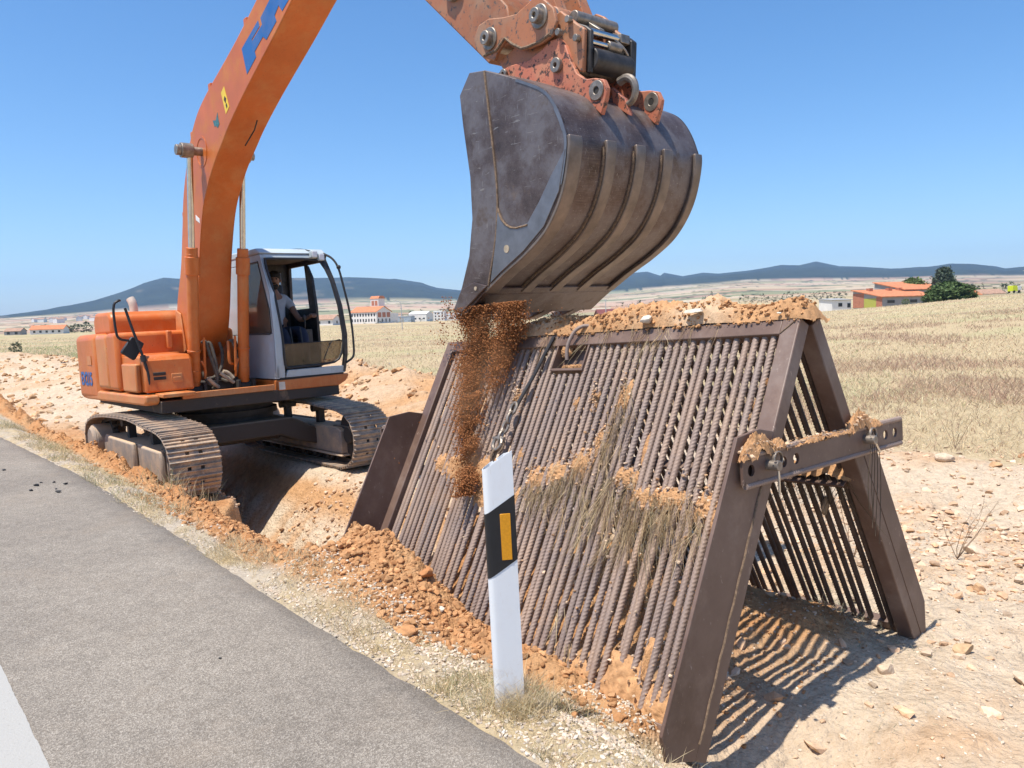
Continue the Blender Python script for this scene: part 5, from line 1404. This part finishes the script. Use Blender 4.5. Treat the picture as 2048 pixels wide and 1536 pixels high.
def clumped(n, la0, la1, al0, al1, scale, thr, seed):
    r = np.random.default_rng(seed); lat = r.uniform(la0, la1, n*4); al = r.uniform(al0, al1, n*4)
    m = fbm(lat*scale, al*scale, seed, 3) > thr
    return lat[m][:n], al[m][:n]
l, a = clumped(2600, 1.80, 2.12, 1.5, 6.5, 3.0, .02, 201); grass_on("verge_straw", l, a, .04, .17, .0026, 202, STRAW, .5)
l, a = clumped(2600, 1.79, 1.98, 1.5, 8, 4.0, -.04, 211); grass_on("verge_straw", l, a, .02, .09, .0026, 212, STRAW, .7)
l, a = clumped(2600, 1.82, 2.22, 6.5, 16, 2.0, .02, 203); grass_on("verge_straw", l, a, .05, .20, .004, 204, GREENISH, .45)
l, a = clumped(1900, 1.80, 2.38, 1.9, 2.75, 3.0, -.02, 205); grass_on("verge_straw", l, a, .04, .15, .0024, 206, GREENISH, .55)
l = 1.98 + r.normal(0, .055, 700); a = 2.36 + r.normal(0, .075, 700); grass_on("verge_straw", l, a, .05, .24, .0024, 207, STRAW, .4)
l = r.uniform(2.35, 2.75, 160); a = r.uniform(7.6, 9.4, 160); grass_on("verge_straw", l, a, .15, .42, .005, 208, GREENISH, .25)
l = np.concatenate([3.0+r.normal(0, .12, 16)]); a = 7.6+r.normal(0, .25, 16); grass_on("verge_straw", l, a, .35, .65, .006, 209, STRAW, .22)
# field: denser near, wider blades far away
def field(n, r0, r1, a0, a1, seed, h0, h1, pal, lean, thr=-1, wk=.0011):
    r = np.random.default_rng(seed); rr = np.exp(r.uniform(np.log(r0), np.log(r1), n)); az = np.radians(r.uniform(a0, a1, n))
    x = rr*np.sin(az); y = rr*np.cos(az); lat, al = latal(x, y)
    edge = 11.6+1.8*fbm(x*.5, y*.5, 300, 3)
    keep = (lat > edge) & (fbm(x*.35, y*.22, 61, 5) > thr)
    inside = ((al > 7.5) & (lat < 13.0) & (al < 31)) | ((al > 15) & (al < 60) & (lat < 12.5))
    keep &= ~inside
    grass_on("field_grass", lat[keep], al[keep], h0, h1, 0, seed+1, pal, lean, lambda d: .0022+wk*d*.55)
BROWN = [(.48, .33, .23), (.54, .39, .27), (.44, .28, .20), (.58, .45, .30)]
PALE = [(.70, .57, .36), (.76, .65, .44), (.64, .51, .32), (.68, .58, .38)]
field(46000, 9.5, 42, -4, 38, 310, .05, .22, PALE+BROWN[:2], .6)
field(36000, 18, 75, -30, 38, 312, .06, .26, PALE+BROWN+[(.50, .47, .27), (.42, .42, .22)], .5)
field(34000, 15, 70, 4, 38, 314, .12, .40, BROWN, .4, .03)
field(36000, 60, 220, -35, 38, 316, .12, .34, PALE, .35)
field(14000, 26, 110, -38, -14, 318, .2, .5, [(.44, .44, .23), (.54, .51, .29), (.64, .56, .35), (.34, .38, .19)], .35)
# green-grey tufts of weeds right of the screen's far leg, twigs
for k, (la, al_, n, hh) in enumerate([(4.75, 2.35, 320, .16), (5.1, 2.75, 260, .15), (5.6, 3.2, 220, .14), (4.55, 2.0, 160, .10), (3.35, .95, 60, .05), (3.55, 1.55, 60, .06), (4.0, 1.2, 40, .05)]):
    r = np.random.default_rng(400+k); grass_on("weed_tuft", la+r.normal(0, .13, n), al_+r.normal(0, .16, n), hh*.4, hh, .003, 410+k, [(.48, .47, .34), (.56, .49, .36), (.40, .40, .27)], .9)
# straw caught on the bars
def hang(spots, seed, name, dvec=(0, 0, -1)):
    r = np.random.default_rng(seed); B, D, H, W, C, Bd = [], [], [], [], [], []
    down = np.array(fp(0, 0, 1))-np.array(fp(0, 0, 0)); out = np.array(fp(0, -1, 0))
    pal = [(.58, .43, .26), (.46, .33, .20), (.66, .53, .33), (.38, .31, .19), (.28, .20, .12)]
    for u, v, su, sv, n, L0 in spots:
        for _ in range(max(3, int(n/16))):
            tu, tv = u+r.normal(0, su*1.25), v+r.normal(0, sv*1.3); td = r.normal(0, .32); tl = L0*r.uniform(.35, 1.5); tc = np.array(pal[r.integers(0, 5)]); sp = r.uniform(.004, .016)
            for _ in range(int(r.integers(4, 13))):
                uu, vv = tu+r.normal(0, sp), tv+r.normal(0, sp*1.5)
                B.append(fp(uu, .012-abs(r.normal(0, .018)), vv)); d = down + out*r.normal(.05, .14) + np.array([td+r.normal(0, .22), 0, 0]); D.append(d/np.linalg.norm(d))
                H.append(tl*r.uniform(.4, 1.2)); W.append(r.uniform(.0012, .0034)); Bd.append(np.array([r.normal(0, .28), -abs(r.normal(0, .06)), r.normal(-.1, .15)]))
                C.append(tc*(1+r.normal(0, .15)))
    o = blades(name, np.array(B), np.array(D), np.array(H), np.array(W), np.clip(np.array(C), .02, .9), np.array(Bd), seed); o.matrix_world = S_M
hang([(1.66, 1.02, .05, .05, 240, .17), (1.48, 1.0, .05, .05, 200, .16), (1.82, .90, .06, .05, 240, .2), (1.96, .60, .035, .10, 200, .2), (1.96, .80, .05, .06, 180, .2), (2.11, .98, .06, .05, 260, .2), (2.30, 1.04, .08, .05, 340, .24), (2.45, 1.04, .06, .05, 240, .2), (2.62, 1.05, .06, .04, 220, .2), (2.37, 1.15, .08, .05, 200, .2), (1.95, 1.12, .08, .06, 220, .2), (1.47, 1.12, .05, .05, 120, .15), (2.08, 1.2, .08, .05, 160, .18), (2.55, 1.15, .06, .05, 140, .16), (1.0, 1.0, .15, .06, 120, .1), (2.2, 1.8, .1, .08, 100, .15)], 501, "hanging_straw")
hang([(1.70, -.01, .03, .02, 60, .18), (1.98, .0, .05, .02, 110, .16), (2.16, .0, .05, .02, 90, .15), (2.30, .0, .04, .02, 70, .14), (2.47, .0, .04, .015, 50, .11), (1.2, .02, .05, .02, 50, .16), (1.5, .02, .05, .02, 40, .14)], 502, "hanging_straw")
# roots and grass caught on the far panel's rail and cross bar
r = np.random.default_rng(510); n = 420
B = np.stack([r.uniform(1.9, 2.9, n), .57+r.normal(0, .03, n), -.90+r.normal(0, .02, n)], 1)
D = np.stack([r.normal(0, .4, n), r.normal(0, .3, n), -np.ones(n)], 1); D /= np.linalg.norm(D, axis=1)[:, None]
o = blades("hanging_roots", B, D, r.uniform(.08, .32, n), r.uniform(.0015, .004, n), np.clip(np.array((.14, .11, .07))*(1+r.normal(0, .4, (n, 1))), .01, .5), np.stack([r.normal(0, .3, n), r.normal(0, .3, n), r.normal(0, .2, n)], 1), 511); o.matrix_world = S_M
g = MB()
for k in range(5):
    y0 = .53+.02*k; g.tube([(W_+.05, y0, -.63), (W_+.07, y0+.01, -.70), (W_+.06, y0-.03+.02*k, -.88), (W_+.05, y0+.02*math.sin(k*2), -1.05-.05*k)], .0022, 5, smooth=2)
rt = g.build("hanging_root", M_bark); rt.matrix_world = S_M; tag(rt, "bunch of thin roots dangling from the pin at the cross bar's far end", "roots")
V, F = lump(911, ICO3, .9)
sc_ = npmesh("hanging_clump", V*np.array([.035, .03, .085]), F, M_soil, colors=np.tile((.36, .27, .19), (len(V), 1))*(1+.4*fbm(V[:, 0]*4, V[:, 2]*4, 3, 4))[:, None])
sc_.location = S_M @ Vector((2.67, .70, -1.10)); tag(sc_, "pale root clump dangling inside the screen's far panel", "root clump")
# dry branched weeds
M_twig = simple('dry_twig', (.24, .16, .10), rough=.9)
def twig(lat, al, h, seed, label):
    r = random.Random(seed); x, y = xy_of(np.array([lat]), np.array([al])); z = float(terrain(x, y)[0]); g = MB()
    for k in range(6):
        a = r.uniform(0, 6.28); p = Vector((0, 0, 0)); pts = [p]
        for i in range(5):
            p = p + Vector((math.cos(a)*h*.10*r.uniform(.5, 1.5), math.sin(a)*h*.10*r.uniform(.5, 1.5), h*.2)); a += r.uniform(-.5, .5); pts.append(p)
        g.tube(pts, .0030, 5, taper=.0008)
        for i in (2, 3, 4):
            q = pts[i]; e = q + Vector((r.uniform(-1, 1)*h*.2, r.uniform(-1, 1)*h*.2, h*.15)); g.tube([q, e], .0011, 4, taper=.0005)
    o = g.build("dry_weed", M_twig); o.location = (float(x[0]), float(y[0]), z); tag(o, label, "dry weed")
twig(5.9, 2.85, .55, 1, "branched dry brown weed beside the screen's far cheek plate")
twig(6.6, 2.35, .5, 2, "thin upright dry weed among the rubble right of the screen")
twig(12.2, 4.4, .8, 3, "tall thin dry weed at the edge of the grass above the rubble")

# ---- soil falling from the bucket
OCT_V = np.array([(1, 0, 0), (-1, 0, 0), (0, 1, 0), (0, -1, 0), (0, 0, 1), (0, 0, -1)], float)
OCT_F = np.array([(0, 2, 4), (2, 1, 4), (1, 3, 4), (3, 0, 4), (2, 0, 5), (1, 2, 5), (3, 1, 5), (0, 3, 5)])
r = np.random.default_rng(600)
def stream(n):
    z = .24 - 1.24*r.uniform(0, 1, n)**1.7
    lo = np.interp(z, [-1.0, -.9, -.5, -.15, .25], [.86, .83, .53, .34, .34]); hi = np.interp(z, [-1.0, -.9, -.5, -.15, .25], [1.02, 1.03, .83, .95, 1.10])
    t = np.where(r.uniform(0, 1, n) < .60, r.beta(2.4, 2.6, n)*.56, .60+r.beta(2.2, 2.6, n)*.40)
    low = sstep(-z, .20, .62); t = np.where(r.uniform(0, 1, n) < low, .12+r.beta(2.6, 2.8, n)*.7, t)
    t = t + .06*np.sin(z*19+t*7) + .05*fbm(z*9, t*3, 31, 3) + r.normal(0, .05, n)*(1+.9*low)
    front = np.minimum(-.07, .541*z - .03)
    y = front - np.abs(r.normal(0, .06, n))
    u = lo+(hi-lo)*t
    keep = fbm(u*13, z*5, 57, 4)*.8 + .7*fbm(u*30, z*13, 39, 3) > -.09 - .30*(1-sstep(-z, -.25, .20)) 
    return np.stack([u, y, z], 1)[keep]
P = stream(120000)
P2 = np.stack([r.uniform(.08, .27, 700), -.12+r.normal(0, .03, 700), .34-.36*r.uniform(0, 1, 700)**1.1], 1); P2[:, 0] = .20 + (P2[:, 0]-.175)*.45 - (.34-P2[:, 2])*.35
P3 = np.stack([r.normal(.72, .42, 900), -.30+r.normal(0, .12, 900), r.uniform(-1.0, .2, 900)], 1); P3 = P3[P3[:, 1] < .541*P3[:, 2]-.03]
inv = S_M.inverted() @ EX_M; I3 = np.array(inv.to_3x3()); It = np.array(inv.translation)
pl = []
for (ya, yb, n, dz) in ((-.56, -.34, 2400, .30), (-.78, -.66, 1300, .3), (-.26, -.03, 2000, .26), (.05, .28, 1800, .2), (.34, .47, 800, .16)):
    q = np.stack([7.02+.09*r.normal(0, 1, n)*.6, r.uniform(ya, yb, n), 2.04-dz*r.uniform(0, 1, n)**1.3], 1); pl.append(q @ I3.T + It)
P = np.vstack([P, P2, P3]+pl); n = len(P)
S = .0010+.0078*r.uniform(0, 1, n)**5.0
V = (OCT_V[None]*r.uniform(.6, 1.2, (n, 6, 1))*S[:, None, None] + P[:, None, :]).reshape(-1, 3)
F = (OCT_F[None]+(np.arange(n)*6)[:, None, None]).reshape(-1, 3)
o = npmesh("falling_soil", V, F, M_soil, colors=np.repeat(ccol(n, 601, (.38, .165, .065), (.24, .09, .034)), 6, 0)); o.matrix_world = S_M; tag(o, kind="stuff")

# thin dust hanging round the falling soil
dm = bpy.data.materials.new("soil_dust"); dm.use_nodes = True; dt = dm.node_tree; dt.nodes.clear()
do = dt.nodes.new("ShaderNodeOutputMaterial"); dv = dt.nodes.new("ShaderNodeVolumePrincipled"); dn = dt.nodes.new("ShaderNodeTexNoise"); dc = dt.nodes.new("ShaderNodeTexCoord"); dr = dt.nodes.new("ShaderNodeMapRange")
dn.inputs['Scale'].default_value = 4.5; dn.inputs['Detail'].default_value = 4.0
dr.inputs[1].default_value = .42; dr.inputs[2].default_value = .75; dr.inputs[3].default_value = 0.0; dr.inputs[4].default_value = 1.1
dt.links.new(dc.outputs['Object'], dn.inputs['Vector']); dt.links.new(dn.outputs['Fac'], dr.inputs[0]); dt.links.new(dr.outputs[0], dv.inputs['Density'])
dv.inputs['Color'].default_value = (.78, .46, .25, 1); dt.links.new(dv.outputs[0], do.inputs['Volume'])
V, F = ICO3; V = V.copy(); dz_ = V[:, 2]
V = V*np.array([.26, .18, .82]); V[:, 2] += -.44; V[:, 1] += -.36+.50*V[:, 2]*.9+.18; V[:, 0] += .74
o = npmesh("dust_cloud", V, F, dm, smooth=True); o.matrix_world = S_M; tag(o, kind="stuff")
# ------------------------------------------------------------------ buildings, trees and poles in the distance
def gz(x, y): return float(terrain(np.array([x]), np.array([y]))[0])
def place(name, x, y, rot, label, cat, group=None, dz=0):
    m = Matrix.Translation((x, y, gz(x, y)+dz)) @ Matrix.Rotation(rot, 4, 'Z')
    return tag(empty(name, m), label, cat, group)
def gable(root, L, W, hw, hr, mw, mr, ov=.4, x0=0, y0=0, base=-1.5, name="wall"):
    """Walls with gables at both x ends; ridge along x."""
    a, b = x0-L/2, x0+L/2; c, d = y0-W/2, y0+W/2
    w = MB().prism([(c, base), (d, base), (d, hw), (y0, hr), (c, hw)], 'x', a, b).build(name, mw, root, smooth=False)
    s = (hr-hw)/(W/2)
    g = MB(); t = .18
    g.prism([(c-ov, hw-ov*s+.03), (y0, hr+.03), (d+ov, hw-ov*s+.03), (d+ov, hw-ov*s+.03+t), (y0, hr+.03+t), (c-ov, hw-ov*s+.03+t)], 'x', a-ov, b+ov)
    g.build("roof", mr, root, smooth=False); return w
def win(root, face, pos, z, w, h, off, mat=None, name="window"):
    """face '+x','-x','+y','-y' at coordinate off; pos along the wall."""
    g = MB(); e = .06
    if face[1] == 'x':
        s = 1 if face[0] == '+' else -1; lo, hi = sorted((off-s*.05, off+s*e)); g.box((lo, pos-w/2, z), (hi, pos+w/2, z+h))
    else:
        s = 1 if face[0] == '+' else -1; lo, hi = sorted((off-s*.05, off+s*e)); g.box((pos-w/2, lo, z), (pos+w/2, hi, z+h))
    return g.build(name, mat or M_win, root, smooth=False)
# white factory with orange roof and a tower
fa = place("factory", -76, 428, R(-32), "long white two-storey factory with orange roof and a square tower", "factory")
gable(fa, 19, 12, 6.2, 9.0, M_whitewall, M_roof, .5)
for i in range(9):
    for z in (1.0, 3.8): win(fa, '-y', -8+2*i, z, .9, 1.5, -6)
for yy in (-3.6, 0, 3.6): win(fa, '+x', yy, 3.2, 2.7, 2.6, 9.5, M_brick, "brick_panel")
for yy in (-4.5, -1.5, 1.5, 4.5): win(fa, '+x', yy, .6, .8, 1.8, 9.5)
MB().box((-1.0, 1.5, 6), (4.6, 6.6, 13.4)).build("tower", M_whitewall, fa, smooth=False)
MB().prism([(1.2, 13.4), (6.9, 13.4), (5.6, 14.8), (2.5, 14.8)], 'x', -1.3, 4.9).build("tower_roof", M_roof, fa, smooth=False)
for xx in (.6, 3.0): win(fa, '-y', xx, 9.6, 1.9, 2.6, 1.5, M_brick, "brick_panel")
MB().box((-9.4, 6.1, -1), (9.4, 12, 5.2)).build("rear_wing", M_whitewall, fa, smooth=False)
ho = place("cottage", -88.5, 382, R(-20), "small white cottage with pale tiled roof left of the factory", "cottage")
gable(ho, 9.5, 7.5, 3.0, 4.9, M_whitewall, M_roof2, .6)
for xx in (-2.8, 2.8): win(ho, '-y', xx, .8, 1.1, 1.3, -3.75)
win(ho, '+x', 0, .8, 1.1, 1.3, 4.75)
sheds = [("metal_shed", -61.3, 462, R(-12), 8.4, 7, 3.2, 3.5, M_bluewall, M_greywall, "low blue-grey metal shed in front of the white halls"),
         ("white_hall", -57, 502, R(-15), 12, 12, 4.6, 6.2, M_whitewall, M_whitewall, "large white gabled hall behind the blue-grey shed"),
         ("white_hall", -72, 490, R(-10), 9, 9, 3.2, 4.4, M_whitewall, M_roof2, "low white hall with pinkish roof beside the factory"),
         ("apartment_block", -46.5, 522, R(-8), 7.5, 7, 6.0, 6.3, M_whitewall, M_whitewall, "white three-storey block with square windows left of the bucket"),
         ("white_hall", -38, 540, R(-8), 14, 9, 3.6, 4.4, M_whitewall, M_greywall, "long low white hall farthest right, beside the falling soil")]
for nm, x, y, a, L, W, hw, hr, mw, mr, lb in sheds:
    s = place(nm, x, y, a, lb, "hall" if "hall" in nm else ("shed" if "shed" in nm else "block")); gable(s, L, W, hw, hr, mw, mr, .15)
    if nm == "apartment_block":
        for i in range(3):
            for j in range(3): win(s, '-y', -2.3+2.3*i, .7+1.9*j, .9, .9, -W/2)
    elif nm == "metal_shed": win(s, '-y', -1.5, 0, 2.6, 2.4, -W/2, M_greywall, "door")
    else:
        for i in range(4): win(s, '-y', -L*.36+L*.24*i, 1.4, 1.2, .9, -W/2)
lf = place("farmhouse", -224, 381, R(8), "long low white farmhouse with orange roof at the far left", "farmhouse")
gable(lf, 15, 7, 2.3, 4.1, M_whitewall, M_roof, .4)
for i in range(5): win(lf, '-y', -5.6+2.8*i, .7, 1.0, 1.0, -3.5)
lt = place("tower", -232.5, 381, 0, "narrow white tower beside the far left farmhouse", "tower")
MB().box((-.8, -.8, -1), (.8, .8, 3.9)).build("shaft", M_whitewall, lt, smooth=False); MB().prism([(-1, 3.9), (1, 3.9), (0, 4.7)], 'x', -1, 1).build("roof", M_roof2, lt, smooth=False)
ls = place("barn", -242, 383, R(5), "grey barn with faded roof at the left edge", "barn"); gable(ls, 7.5, 6, 1.8, 3.2, M_greywall, M_roof2, .3)
for xx in (-1.8, 1.8): win(ls, '-y', xx, .3, 1.3, 1.2, -3)
# farm buildings on the right
fm = place("farm_shed", 104, 210, R(18), "grey block farm shed with a long orange tiled roof", "farm shed")
MB().prism([(-5.2, -2), (5.2, -2), (5.2, 4.4), (-5.2, 2.5)], 'x', -10.0, 8.2).build("wall", M_greywall, fm, smooth=False)
MB().prism([(-5.7, 2.38), (5.6, 4.45), (5.6, 4.66), (-5.7, 2.60)], 'x', -10.5, 8.6).build("roof", M_roof, fm, smooth=False)
for xx in (-7.2, .2, 6.0): win(fm, '-y', xx, .85, 2.3, .75, -5.2)
win(fm, '-x', -1.0, -.5, 4.2, 2.7, -10.0, M_yellowdoor, "door")
MB().box((-10.06, -5.2, -.2), (-10.0, -3.2, 2.5)).build("brick_panel", M_brick, fm, smooth=False)
MB().box((-10.06, 1.2, -.2), (-10.0, 5.2, 3.6)).build("brick_panel", M_brick, fm, smooth=False)
for xx in (-6.0, .5, 4.0): MB().box((xx-.6, 3.0, 4.2), (xx+.6, 4.2, 4.95)).build("roof_vent", M_brick, fm, smooth=False)
f2 = place("farm_shed", 113.5, 221, R(18), "taller orange-roofed shed behind the right end of the long farm shed", "farm shed")
MB().prism([(-5.5, -2), (5.5, -2), (5.5, 6.6), (-5.5, 4.3)], 'x', -8, 7.5).build("wall", M_greywall, f2, smooth=False)
MB().prism([(-6, 4.18), (5.9, 6.65), (5.9, 6.88), (-6, 4.42)], 'x', -8.4, 8).build("roof", M_roof, f2, smooth=False)
f3 = place("lean_to", 83.0, 199, R(14), "small white flat-roofed lean-to left of the orange-roofed farm shed", "lean-to")
MB().prism([(-2.6, -2), (2.6, -2), (2.6, 2.9), (-2.6, 2.5)], 'x', -3.2, 2.4).build("wall", M_whitewall, f3, smooth=False)
MB().prism([(-2.9, 2.52), (2.9, 2.96), (2.9, 3.08), (-2.9, 2.64)], 'x', -3.5, 2.7).build("roof", M_greywall, f3, smooth=False)
win(f3, '-y', -.8, .9, 1.1, .9, -2.6); win(f3, '-y', 1.7, .6, .9, 1.1, -2.6)
ms = place("barn", 18.6, 152, R(5), "maroon sheet-metal barn showing over the shaded soil under the bucket", "barn", dz=.6); gable(ms, 3.6, 4, 1.1, 2.0, M_maroon, M_maroon, .1)
rf = place("house", 42, 300, R(-6), "pinkish roofed house just over the soil heap beside green trees", "house", dz=1.0); gable(rf, 6, 6, 1.8, 3.1, M_whitewall, M_roof2, .3)
for k, (x, y, L, lb) in enumerate(((192, 325, 11, "white house with faded roof behind the crest right of the bush"), (203, 331, 8, "white house with reddish roof left of the yellow truck"), (181, 312, 9, "house with low orange roof nearest behind the round bush"))):
    h_ = place("house", x, y, R(10), lb, "house", dz=.3); gable(h_, L, 8, 2.2, 4.0, M_whitewall, M_roof2 if k < 2 else M_roof, .3)
    for xx in (-L*.28, L*.28): win(h_, '-y', xx, .7, 1.1, 1.1, -4)
wg = place("house", 124, 217.5, R(18), "pale gabled house end between the conifer and the bush", "house", dz=.9); gable(wg, 5, 3.6, 2.6, 4.0, M_bluewall, M_bluewall, .1)
# village on the left slope: tiny far houses
r = random.Random(8); v0 = None
for k in range(26):
    az = math.atan2(r.uniform(-960, -700), 1560); rr = r.uniform(1500, 2300); x, y = rr*math.sin(az), rr*math.cos(az)
    vh = place("village_house", x, y, r.uniform(0, 3), "tiny pale house in the village on the left slope", "house", "houses of the far village"); gable(vh, 13, 9, 6, 8.5, M_whitewall, M_roof2, .3)
# truck on the crest at the far right
tk = place("truck", 160.5, 250, R(15), "yellow-green lorry cab on the crest at the far right", "truck", dz=.1)
MB().prism([(-1.0, .5), (1.0, .5), (1.0, 1.5), (.8, 2.25), (-1.0, 2.3)], 'y', -1.0, 1.0).build("cab", M_lime, tk, bevel=.08)
MB().prism([(.99, 1.45), (1.03, 1.45), (.84, 2.1), (.80, 2.1)], 'y', -.85, .85).build("windscreen", M_win, tk, smooth=False)
MB().box((1.0, -1.0, .9), (2.4, 1.0, 2.2)).build("box_body", M_whitewall, tk, bevel=.05)
for xx in (-.4, 1.6):
    for yy in (-.9, .9): MB().cyl((xx, yy-.12, .4), (xx, yy+.12, .4), .42, n=18).build("wheel", M_tyre, tk)
# poles
lp_ = place("street_lamp", -21.6, 156.4, 0, "thin grey street lamp with a curved arm standing in the field", "street lamp")
g = MB(); g.tube([(0, 0, -.3), (0, 0, 5.0), (-.25, 0, 5.55), (-1.1, 0, 5.85)], .09, 8, smooth=2, taper=.05); g.build("pole", M_pole, lp_); MB().box((-1.6, -.1, 5.80), (-1.0, .1, 5.92)).build("lamp_head", M_pole, lp_, bevel=.03)
pw = place("utility_pole", 18.4, 150, 0, "white pole standing beside the maroon barn", "pole"); g = MB(); g.cyl((0, 0, -.5), (0, 0, 4.6), .10, .07, 10); g.build("shaft", M_pole, pw); MB().box((-.25, -.05, 4.5), (.25, .05, 4.6)).build("crossarm", M_pole, pw)
p2 = place("utility_pole", 92.4, 140.5, 0, "grey pole at the right edge of the picture", "pole"); g = MB(); g.cyl((0, 0, -.5), (0, 0, 4.4), .10, .07, 10); g.build("shaft", M_pole, p2); MB().box((-.4, -.05, 4.2), (.4, .05, 4.3)).build("crossarm", M_pole, p2)

# ---- trees: leaf clumps through the crown's volume
def crown(n, shape, size, seed, clump=14, colour=None):
    """n leaf triangles gathered in clumps inside a shape(t)->radius profile."""
    r = np.random.default_rng(seed)
    nc = max(8, n//clump); t = r.uniform(0, 1, nc); R_ = shape(t)*np.sqrt(r.uniform(.15, 1, nc)); a = r.uniform(0, 6.283, nc)
    C = np.stack([R_*np.cos(a), R_*np.sin(a), t], 1)
    idx = r.integers(0, nc, n); P = C[idx] + r.normal(0, .045, (n, 3))
    d = r.normal(size=(n, 3, 3))*.035
    V = (P[:, None, :]+d)*np.array(size)
    return V.reshape(-1, 3), np.arange(n*3).reshape(-1, 3)
def leafmat(name, base):
    q = NT(name); f = q.noise(.9, 4, .6)
    q.set(Base_Color=q.ramp(f, [(.3, tuple(v*.55 for v in base)), (.55, base), (.75, tuple(v*1.5 for v in base))]), Roughness=.8); return q.m
ML1 = leafmat("bush_leaves", (.085, .135, .035)); ML2 = leafmat("conifer_needles", (.065, .095, .06)); ML3 = leafmat("hedge_leaves", (.045, .07, .035)); ML4 = leafmat("light_leaves", (.11, .16, .04))
rnd = lambda t: np.sqrt(np.clip(1-(2*t-1)**2, 0, 1))*.5
bushy = lambda t: np.clip(np.sin(np.pi*(t*.85+.15))**.6, 0, 1)*.5
cone = lambda t: np.clip(1-t, 0, 1)**.65*.5*(.75+.25*np.sin(t*40))+.02
popl = lambda t: np.clip(np.sin(np.pi*(t*.95+.05))**.5, 0, 1)*.5
def tree(name, x, y, w, h, shape, mat, n, seed, label, cat, trunk=.12, group=None, dz=0, low=.05):
    t = place(name, x, y, 0, label, cat, group, dz)
    V, F = crown(n, shape, (w, w, h*(1-low)), seed); V[:, 2] += h*low
    npmesh("crown", V, F, mat, t)
    g = MB(); g.tube([(0, 0, -.5), (.02*w, 0, h*.3), (0, .02*w, h*.75)], trunk, 7, taper=trunk*.3)
    for k in range(4): g.tube([(0, 0, h*(.15+.12*k)), (math.cos(k*1.9)*w*.25, math.sin(k*1.9)*w*.25, h*(.35+.12*k))], trunk*.4, 5, taper=trunk*.1)
    g.build("trunk", M_bark, t); return t
tree("conifer", 121.4, 219, 9.5, 8.8, cone, ML2, 10000, 1, "tall dark blue-green conifer behind the farm sheds", "conifer", .25, dz=.6, low=.0)
tree("bush", 104.6, 185.7, 10.4, 4.4, bushy, ML1, 11000, 2, "big round green bush right of the orange-roofed farm sheds", "bush", .15, low=0)
tree("bush", 99.5, 184.5, 4.6, 2.3, bushy, ML1, 3500, 3, "lower green bush against the right end of the farm shed", "bush", .1, low=0)
tree("tree", 116.5, 226, 7.5, 6.6, rnd, ML4, 5000, 4, "light green leafy tree behind the taller farm shed", "tree", .2, dz=.8)
tree("shrub", 92.6, 183, 1.9, 1.4, rnd, ML4, 900, 5, "small green shrub before the farm shed's windows", "shrub", .05, low=0)
tree("shrub", -41.2, 65.1, 1.1, 1.15, rnd, ML3, 900, 6, "lone dark shrub in the left field", "shrub", .04, low=0)
r = random.Random(4)
for k in range(5):
    tree("poplar", 148.5+1.9*k, 603+r.uniform(-3, 3), 2.4, 6.0+1.2*(k == 4)*3+r.uniform(-.5, .5), popl, ML3, 500, 20+k, "dark poplar in the small row above the soil heap" if k < 4 else "tallest poplar, right end of the small row above the soil heap", "poplar", .12, "poplar row" if k < 4 else None, dz=0)
for k, (x, y, w, h) in enumerate(((-212, 418, 9, 5), (-206, 412, 8, 4.6), (-238, 430, 10, 4.5), (-246, 432, 11, 4.2), (-230, 425, 7, 5.5), (-196, 415, 9, 5), (-190, 410, 11, 5.2), (-254, 428, 11, 4.6), (-175, 400, 9, 5.5), (-168, 400, 10, 6))):
    tree("tree", x, y, w, h, bushy, ML3, 700, 40+k, "dark rounded tree in the scattered row beyond the far left farmhouse", "tree", .2, "trees beyond the left farmhouse", low=0)
def mass(name, pts, w, h, n, seed, mat):
    VV, FF, b = [], [], 0; r = random.Random(seed)
    for k, (x, y) in enumerate(pts):
        V, F = crown(n, bushy, (w*r.uniform(.7, 1.2), w*r.uniform(.7, 1.2), h*r.uniform(.7, 1.15)), seed+k); V = V+np.array([x, y, gz(x, y)-.3]); VV.append(V); FF.append(F+b); b += len(V)
    tag(npmesh(name, np.vstack(VV), np.vstack(FF), mat), kind="stuff")
mass("far_wood", [(150+4.4*k, 505+3*math.sin(k)) for k in range(16)], 7, 5.4, 260, 100, ML3)
mass("far_wood", [(58+4.0*k, 425+4*math.sin(k*2)) for k in range(7)], 7, 6.5, 300, 140, ML3)
mass("far_wood", [(-88+7.5*k, 640+4*math.sin(k*1.3)) for k in range(16)], 10, 9, 220, 160, ML3)
mass("far_wood", [(225+6*k, 420+5*math.sin(k*1.7)) for k in range(9)], 9, 7, 260, 190, ML3)
mass("verge_shrubs", [(-72+4.6*k+2*math.sin(k*3.1), 392+7*math.sin(k*2.3)) for k in range(11)], 4, 2.0, 160, 220, ML3)

# ---- haze: one closed box of thin even air
hz_m = bpy.data.materials.new("thin_air"); hz_m.use_nodes = True; ht = hz_m.node_tree; ht.nodes.clear()
ho_ = ht.nodes.new("ShaderNodeOutputMaterial"); hv = ht.nodes.new("ShaderNodeVolumePrincipled")
hv.inputs['Color'].default_value = (.36, .61, 1.0, 1); hv.inputs['Density'].default_value = 7.5e-5; hv.inputs['Anisotropy'].default_value = .1
ht.links.new(hv.outputs[0], ho_.inputs['Volume'])
hzb = MB().box((-9900, -9900, -14), (9900, 9900, 640)).build("haze", hz_m, smooth=False); tag(hzb, kind="stuff")
